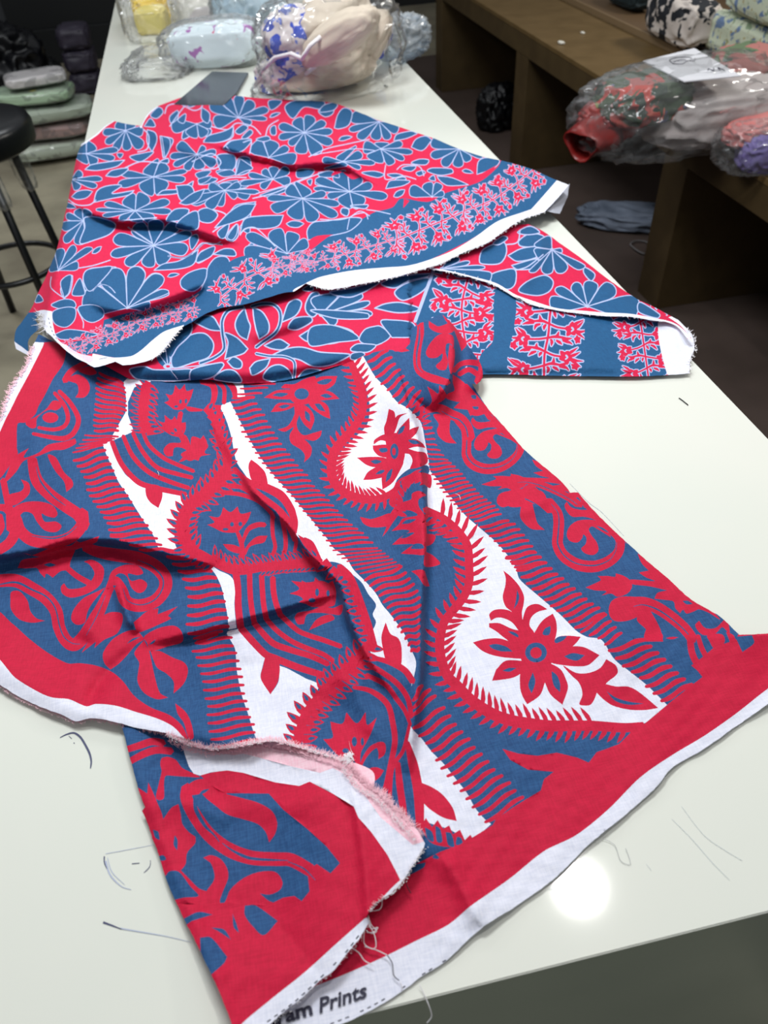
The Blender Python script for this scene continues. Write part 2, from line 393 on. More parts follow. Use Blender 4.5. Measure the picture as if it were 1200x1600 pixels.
def patch(name, parent, outline, hfun, step, polys, base, mats, seg=6.0, rough=0.0):
    P, S = pts_of(outline); ol = spline(P, True, seg, S)
    if rough: ol = ol + rng.normal(0, rough, ol.shape)
    V = [];E = []
    def ring(q):
        q = q[np.concatenate([[True], np.linalg.norm(np.diff(q, axis=0), axis=1) > .15])]
        if len(q) < 3: return
        b = len(V); V.extend(q.tolist()); n = len(q); E.extend([(b + i, b + (i + 1) % n) for i in range(n)])
    ring(ol)
    lo = ol.min(0) - 30; hi = ol.max(0) + 30; polys = [(c, q) for c, q in polys if q is not None and (q.max(0) > lo).all() and (q.min(0) < hi).all()]
    for c, q in polys: ring(q)
    gx, gy = np.meshgrid(np.arange(lo[0], hi[0], step), np.arange(lo[1], hi[1], step)); G = np.column_stack([gx.ravel(), gy.ravel()])
    G += rng.uniform(-.2, .2, G.shape) * step; G = G[inside(G, ol)]; V.extend(G.tolist())
    r = delaunay_2d_cdt([Vector(v) for v in V], E, [], 0, 1e-4, False)
    vv = np.array([tuple(v) for v in r[0]]); ff = np.array([tuple(f) for f in r[2]]); cen = vv[ff].mean(1)
    k = inside(cen, ol); ff = ff[k]; cen = cen[k]
    # drop slivers
    col = np.full(len(ff), base); order = np.argsort(cen[:, 0]); sx = cen[order, 0]
    for c, q in polys:
        a, b = np.searchsorted(sx, [q[:, 0].min(), q[:, 0].max()]); idx = order[a:b]
        if len(idx) == 0: continue
        y = cen[idx, 1]; idx = idx[(y >= q[:, 1].min()) & (y <= q[:, 1].max())]
        if len(idx) == 0: continue
        col[idx[inside(cen[idx], q)]] = c
    used = np.unique(ff); rem = np.full(len(vv), -1); rem[used] = np.arange(len(used)); vv = vv[used]; ff = rem[ff]
    d1 = vv[ff[:, 1]] - vv[ff[:, 0]]; d2 = vv[ff[:, 2]] - vv[ff[:, 0]]; fl = (d1[:, 0] * d2[:, 1] - d1[:, 1] * d2[:, 0]) > 0
    ff[fl] = ff[fl][:, ::-1]                     # picture y runs down: wind faces so that normals look up
    W = at_many(vv, hfun(vv))
    me = bpy.data.meshes.new(name); me.from_pydata(W.tolist(), [], ff.tolist()); me.update()
    o = link(name, me, parent, mats, True)
    me.polygons.foreach_set('material_index', col.astype('i').tolist())
    return o
# ------------------------------------------------------------------ materials
m_red = cloth_mat('red dye', (208, 18, 62), (190, 12, 54))
m_blue = cloth_mat('blue dye', (44, 90, 140), (30, 70, 118))
m_white = cloth_mat('undyed cotton', (236, 236, 248), (218, 220, 236))
m_line = cloth_mat('pale print line', (196, 202, 236), (186, 192, 228))
m_pink = cloth_mat('pink tinted cotton', (250, 214, 224), (244, 190, 206))
m_ink = mat('printing ink', (38, 36, 60), .7)
CLOTH = [m_red, m_blue, m_white, m_line, m_pink, m_ink]
m_blueA = cloth_mat('teal blue dye', (30, 92, 140), (22, 80, 126))
m_redA = cloth_mat('raspberry dye', (216, 20, 74), (204, 14, 66))
m_lineA = cloth_mat('pale blue print line', (180, 192, 230), (170, 182, 222))
CLOTHA = [m_redA, m_blueA, m_white, m_lineA, m_pink, m_ink]
m_thread = mat('white thread', (240, 236, 240), .8)
m_pthread = mat('pink thread', (246, 196, 208), .8)
m_bthread = mat('dark thread', (50, 45, 60), .8)
m_top = mat('cream laminate', (232, 232, 222), .065, .5, noise=(226, 229, 219), nscale=2.2)
m_edge = mat('edge strip', (70, 66, 56), .4)
m_front = mat('grey green glass panel', (146, 154, 138), .35, .4, noise=(136, 145, 130), nscale=3)
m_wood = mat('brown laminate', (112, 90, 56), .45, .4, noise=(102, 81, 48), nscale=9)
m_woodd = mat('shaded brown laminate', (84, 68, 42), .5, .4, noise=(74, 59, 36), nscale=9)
m_woodin = mat('shade-darkened brown laminate', (40, 30, 22), .5, .4)  # gloom of the open bays put into a darker copy of the laminate
m_tile = mat('beige marble tile', (168, 160, 138), .3, .5, noise=(138, 130, 112), nscale=3.5)
m_brownfloor = mat('brown floor section', (92, 78, 72), .5, .4, noise=(80, 68, 62), nscale=4)  # darker brown than the tile, for the floor right of the counter
m_dark = mat('unlit background black', (14, 17, 20), .5)  # unlit background put into the colour as near-black
m_black = mat('black metal', (14, 16, 20), .35)
m_blackv = mat('black vinyl', (10, 12, 16), .3, .5, bump=.2, bscale=60)
m_film = film('clear plastic film', amount=.10)
m_film2 = film('clear crisp film', amount=.05)
def printmat(name, base, spots, rough=.75, warp=1.0):
    m = bpy.data.materials.new(name); m.use_nodes = True; nt = m.node_tree; b = nt.nodes['Principled BSDF']; b.inputs['Roughness'].default_value = rough
    tc = nt.nodes.new('ShaderNodeTexCoord'); prev = None
    for i, (c, s, th) in enumerate(spots):
        n = nt.nodes.new('ShaderNodeTexNoise'); n.noise_dimensions = '4D'; n.inputs['W'].default_value = i * 3.7; n.inputs['Scale'].default_value = s; n.inputs['Detail'].default_value = 2.5; n.inputs['Distortion'].default_value = warp
        nt.links.new(tc.outputs['Object'], n.inputs['Vector'])
        r = nt.nodes.new('ShaderNodeValToRGB'); r.color_ramp.elements[0].position = th; r.color_ramp.elements[1].position = th + .02
        nt.links.new(n.outputs['Fac'], r.inputs['Fac'])
        x = nt.nodes.new('ShaderNodeMix'); x.data_type = 'RGBA'; nt.links.new(r.outputs['Color'], x.inputs['Factor'])
        if prev is None: x.inputs['A'].default_value = lin(base)
        else: nt.links.new(prev.outputs['Result'], x.inputs['A'])
        x.inputs['B'].default_value = lin(c); prev = x
    nt.links.new(prev.outputs['Result'], b.inputs['Base Color'])
    return m
# ------------------------------------------------------------------ the room
LX, RX, Y0, Y1 = -0.366, 0.644, 0.0, 5.6
fy0 = at(600, 1577, TOP)[1]
def slab(name, lo, hi, m, kind='structure'):
    o = box(name, lo, hi, m, None, 0); tag(o, kind=kind); return o
slab('floor', (-4, -1.5, -.06), (4.2, 8.6, 0), m_tile)
slab('trim_1', (RX + .03, -1.5, 0), (3.2, 6.6, .012), m_brownfloor)
slab('wall_back', (-4, 8.6, -.06), (4.2, 8.7, 3.2), m_dark)
slab('wall_left', (-4.1, -1.5, -.06), (-4, 8.7, 3.2), m_dark)
slab('wall_right', (4.2, -1.5, -.06), (4.3, 8.7, 3.2), m_woodin)
# ------------------------------------------------------------------ the counter
ct = empty('counter', (.14, 2.8, 0), label='long cream topped counter the printed cloths lie on', cat='counter')
# the front edge runs a little askew to the long edges
fl = at(-500, 1577 + .253 * 1100, TOP); fr = at(1774, 1280, TOP)
def fy(x): return fl[1] + (fr[1] - fl[1]) * (x - fl[0]) / (fr[0] - fl[0])
def prism(name, poly, z0, z1, m, parent=None, bev=.002):
    bm = bmesh.new(); vs = [bm.verts.new((x, y, z0)) for x, y in poly]; f = bm.faces.new(vs)
    r = bmesh.ops.extrude_face_region(bm, geom=[f]); bmesh.ops.translate(bm, vec=(0, 0, z1 - z0), verts=[v for v in r['geom'] if isinstance(v, bmesh.types.BMVert)])
    bmesh.ops.recalc_face_normals(bm, faces=bm.faces)
    if bev: bmesh.ops.bevel(bm, geom=bm.edges[:], offset=bev, segments=2, affect='EDGES')
    me = bpy.data.meshes.new(name); bm.to_mesh(me); bm.free(); return link(name, me, parent, [m])
prism('worktop', [(LX, fy(LX)), (RX, fy(RX)), (RX, Y1), (LX, Y1)], TOP - .003, TOP, m_top, ct, .001)
prism('edge_strip', [(LX + .003, fy(LX) + .003), (RX - .003, fy(RX) + .003), (RX - .003, Y1 - .003), (LX + .003, Y1 - .003)], TOP - .007, TOP - .003, m_edge, ct, 0)
prism('front_panel', [(LX + .004, fy(LX) + .004), (RX - .004, fy(RX) + .004), (RX - .01, fy(RX) + .04), (LX + .01, fy(LX) + .04)], .012, TOP - .007, m_front, ct, 0)
prism('side_panel', [(LX + .01, fy(LX) + .04), (LX + .03, fy(LX) + .04), (LX + .03, Y1 - .02), (LX + .01, Y1 - .02)], .0, TOP - .007, m_front, ct, 0)
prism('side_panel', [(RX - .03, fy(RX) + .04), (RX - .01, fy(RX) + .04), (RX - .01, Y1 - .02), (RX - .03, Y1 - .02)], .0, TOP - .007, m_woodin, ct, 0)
m_scr = mat('ballpoint ink', (64, 68, 104), .5); m_scr2 = mat('faint ink', (176, 184, 206), .5); m_scr3 = mat('fine scratch', (200, 206, 208), .4)
def mark(pts, w, m, ox=0, oy=0, s=1.0, z=.0004):
    P = [(ox + p[0] / s, oy + p[1] / s) for p in pts]; q = stroke(P, w, 3.0, True); n = len(q)
    c = [at(x, y, TOP + z) for x, y in q]; 
    cen = resample(P, max(2, n // 2)); V = []; F = []
    c2 = spline(P, False, 3.0); t = np.gradient(c2, axis=0); t /= np.linalg.norm(t, axis=1)[:, None] + 1e-9; nn = np.column_stack([-t[:, 1], t[:, 0]])
    ww = np.interp(np.linspace(0, 1, len(c2)), np.linspace(0, 1, len(w)), w) / 2
    for i in range(len(c2)):
        for sg in (-1, 1):
            x, y = c2[i] + sg * nn[i] * ww[i]; V.append(at(x, y, TOP + z))
        if i: F.append((2 * i - 2, 2 * i - 1, 2 * i + 1, 2 * i))
    return V, F
def marks(name, items, m):
    for pts, w, ox, oy, s in items:
        V, F = mark(pts, w, m, ox, oy, s); o = mesh(name, V, F, m, ct)
    return o
(marks('ink_mark', [([(375, 850), (410, 832), (460, 820), (500, 845), (530, 890), (560, 950), (570, 1000), (565, 1042)], [1, 2.4, 3.4, 3.4, 3.6, 3, 1.4], 0, 940, 4),
       ([(430, 840), (448, 856)], [1, .8], 0, 940, 4), ([(460, 882), (466, 886)], [1.2, 1.2], 0, 940, 4),
       ([(412, 699), (436, 697)], [1.2, 1.2], 0, 1000, 2), ([(470, 688), (468, 708), (450, 727)], [.8, 1.2, 1], 0, 1000, 2),
       ([(326, 676), (326, 695), (334, 715)], [2, 1.6, .8], 0, 1000, 2), ([(322, 882), (350, 892), (380, 904)], [3.5, 2.6, 1], 0, 1000, 2)], m_scr))
marks('faint_mark', [([(330, 690), (345, 735), (380, 770), (410, 780)], [3, 2.4, .8], 0, 1000, 2), ([(336, 680), (350, 725), (390, 765)], [1, 1.4, .6], 0, 1000, 2),
       ([(370, 900), (440, 912), (520, 926), (600, 945)], [2.4, 1.6, .6], 0, 1000, 2), ([(330, 668), (400, 655), (480, 640)], [.8, .8, .5], 0, 1000, 2)], m_scr2)
marks('scratch', [([(515, 780), (560, 775), (600, 770), (640, 760), (660, 720), (640, 700)], [.8, .9, .8], 600, 1000, 2), ([(530, 800), (580, 780), (620, 760), (600, 830), (640, 820), (630, 790), (680, 770)], [.8, 1, .8], 600, 1000, 2),
       ([(550, 830), (590, 850), (640, 840), (660, 800)], [.7, .8, .7], 600, 1000, 2), ([(600, 700), (640, 740), (600, 780), (560, 760)], [.7, .8, .7], 600, 1000, 2),
       ([(900, 560), (960, 620), (1030, 700), (1080, 750)], [.6, 1, .6], 600, 1000, 2), ([(930, 520), (1000, 610), (1070, 660), (1120, 690)], [.6, .9, .6], 600, 1000, 2),
       ([(580, 310), (640, 370), (680, 400), (750, 475)], [.5, 1, .5], 600, 600, 2), ([(820, 700), (835, 720)], [.6, .6], 600, 1000, 2)], m_scr3)
st = tube('staple', [at(1061, 622, TOP + .0008), at(1068, 627, TOP + .001), at(1075, 633, TOP + .0008)], .0008, m_black)
tag(st, 'tiny dark staple lying on the cream counter right of the cloths', 'staple')
cr = tube('lint_crumb', [at(601, 134, TOP + .002), at(605, 135, TOP + .003)], [.003, .002], m_black); tag(cr, 'small dark crumb on the counter beside the beige bundle', 'crumb')
# ------------------------------------------------------------------ heights of the red and blue cloth with the large border print
def hB(P):
    h = .005 + waves(P, .0022, 130, 3) + waves(P, .0006, 38, 5)
    R = lambda *a, **k: ridge(P, *a, **k)
    h = h + R([(640, 640), (652, 690), (660, 760), (663, 830), (661, 900), (657, 960), (657, 1020), (652, 1090), (645, 1150), (640, 1210)], .028, 6, 42, e0=0)
    h = h + R([(371, 720), (395, 765), (420, 790), (455, 825), (482, 862), (510, 890), (532, 915), (545, 960), (566, 1010), (590, 1050), (620, 1090)], .026, 46, 6)
    h = h + R([(380, 742), (430, 800), (480, 850), (520, 880), (545, 905)], -.004, 26, 6)
    h = h + R([(225, 1006), (300, 988), (375, 968), (440, 950), (500, 934), (535, 926)], .015, 34, 5)
    h = h + R([(0, 868), (60, 857), (110, 843), (180, 844), (250, 862), (320, 878), (345, 884)], .028, 60, 7, e0=0)
    h = h + R([(181, 903), (189, 925), (196, 950), (212, 990)], .016, 9, 10)
    h = h + R([(160, 925), (150, 960), (130, 1000)], .007, 16, 16)
    h = h + R([(134, 1110), (150, 1075), (175, 1045), (225, 1002)], -.012, 16, 16)
    h = h + R([(134, 1110), (160, 1070), (190, 1035), (225, 1004)], .008, 40, 40)
    h = h + R([(33, 724), (85, 706), (160, 696), (222, 674), (262, 662), (330, 640)], .014, 6, 45)
    h = h + R([(172, 705), (104, 770), (105, 840)], .004, 10, 10)
    h = h + R([(50, 720), (60, 660), (100, 580)], .008, 25, 25)
    h = h + R([(690, 488), (704, 520), (706, 560), (698, 600), (670, 640)], .038, 10, 50)
    h = h + R([(745, 545), (752, 575), (745, 600)], .02, 14, 14, e0=0, e1=0)
    h = h + R([(560, 540), (600, 600), (640, 660)], .010, 40, 40)
    h = h + R([(725, 831), (780, 812), (840, 789), (862, 779)], .005, 10, 14)
    h = h + R([(862, 993), (940, 997), (1000, 1000), (1060, 996), (1158, 992)], .008, 4, 50, e1=0)
    h = h + R([(690, 1335), (712, 1370), (742, 1430)], .007, 24, 14, e1=0)
    h = h + R([(320, 640), (350, 690), (372, 730)], .006, 20, 8)
    h = h + R([(420, 1085), (540, 1060), (640, 1040)], .005, 30, 30)
    h = h + R([(500, 1000), (560, 1090), (600, 1180)], .010, 26, 26)
    h = h + R([(290, 1150), (400, 1165), (545, 1195), (600, 1250), (660, 1325)], .013, 40, 40, e0=0, e1=0)
    h = h + R([(0, 1040), (100, 1100), (200, 1130), (290, 1150)], .006, 30, 30, e0=0, e1=0)
    h = h + R([(300, 1005), (330, 1090), (300, 1150)], .007, 30, 30)
    h = h + R([(405, 1140), (345, 1230), (320, 1260)], .004, 20, 20)
    h = h + R([(330, 890), (370, 960), (380, 1040)], .005, 30, 30)
    lo = np.clip((P[:, 1] - 1290) / 60, 0, 1) * np.clip((700 - P[:, 0]) / 60, 0, 1)
    h = h * (1 - lo) + .0025 * lo
    return np.maximum(h, .0018)
OUT_B = '''60,522! 110,545 160,560 240,570! 330,575 420,575 500,560 560,540 600,520 648,498 688,488! 712,512 735,545 752,572 754,590 745,601! 738,600 760,635 780,658 817,700 835,717 857,735 880,755 891,770!
903,769! 925,795 955,825 982,850 1015,880 1045,905 1080,937 1120,960 1135,972 1155,992! 1180,991 1230,988 1310,978! 1330,1010! 1260,1055 1200,1100 1150,1135 1100,1170 1050,1200 1025,1230 975,1275 925,1315 880,1360 850,1385 800,1420 750,1452 695,1503 660,1525 627,1550
586,1575 551,1593 516,1609 480,1640! 400,1640! 440,1570 500,1500 560,1410 600,1360 640,1330! 664,1318! 656,1303 640,1283 620,1263 595,1240 570,1222 552,1202 545,1192! 535,1186 515,1183 475,1170 445,1160 420,1157 400,1161 380,1164 355,1169 332,1171 315,1165 290,1154 262,1146 240,1142 212,1137 190,1131 160,1124 140,1122 118,1127 100,1118 62,1104 25,1086 0,1070 -40,1050! -60,700! 0,655! 15,610 40,572 52,540'''
cb = empty('printed_cloth', tuple(at(560, 1000, TOP)), label='red and blue cotton cloth with large white paisley border print, in front', cat='cloth')
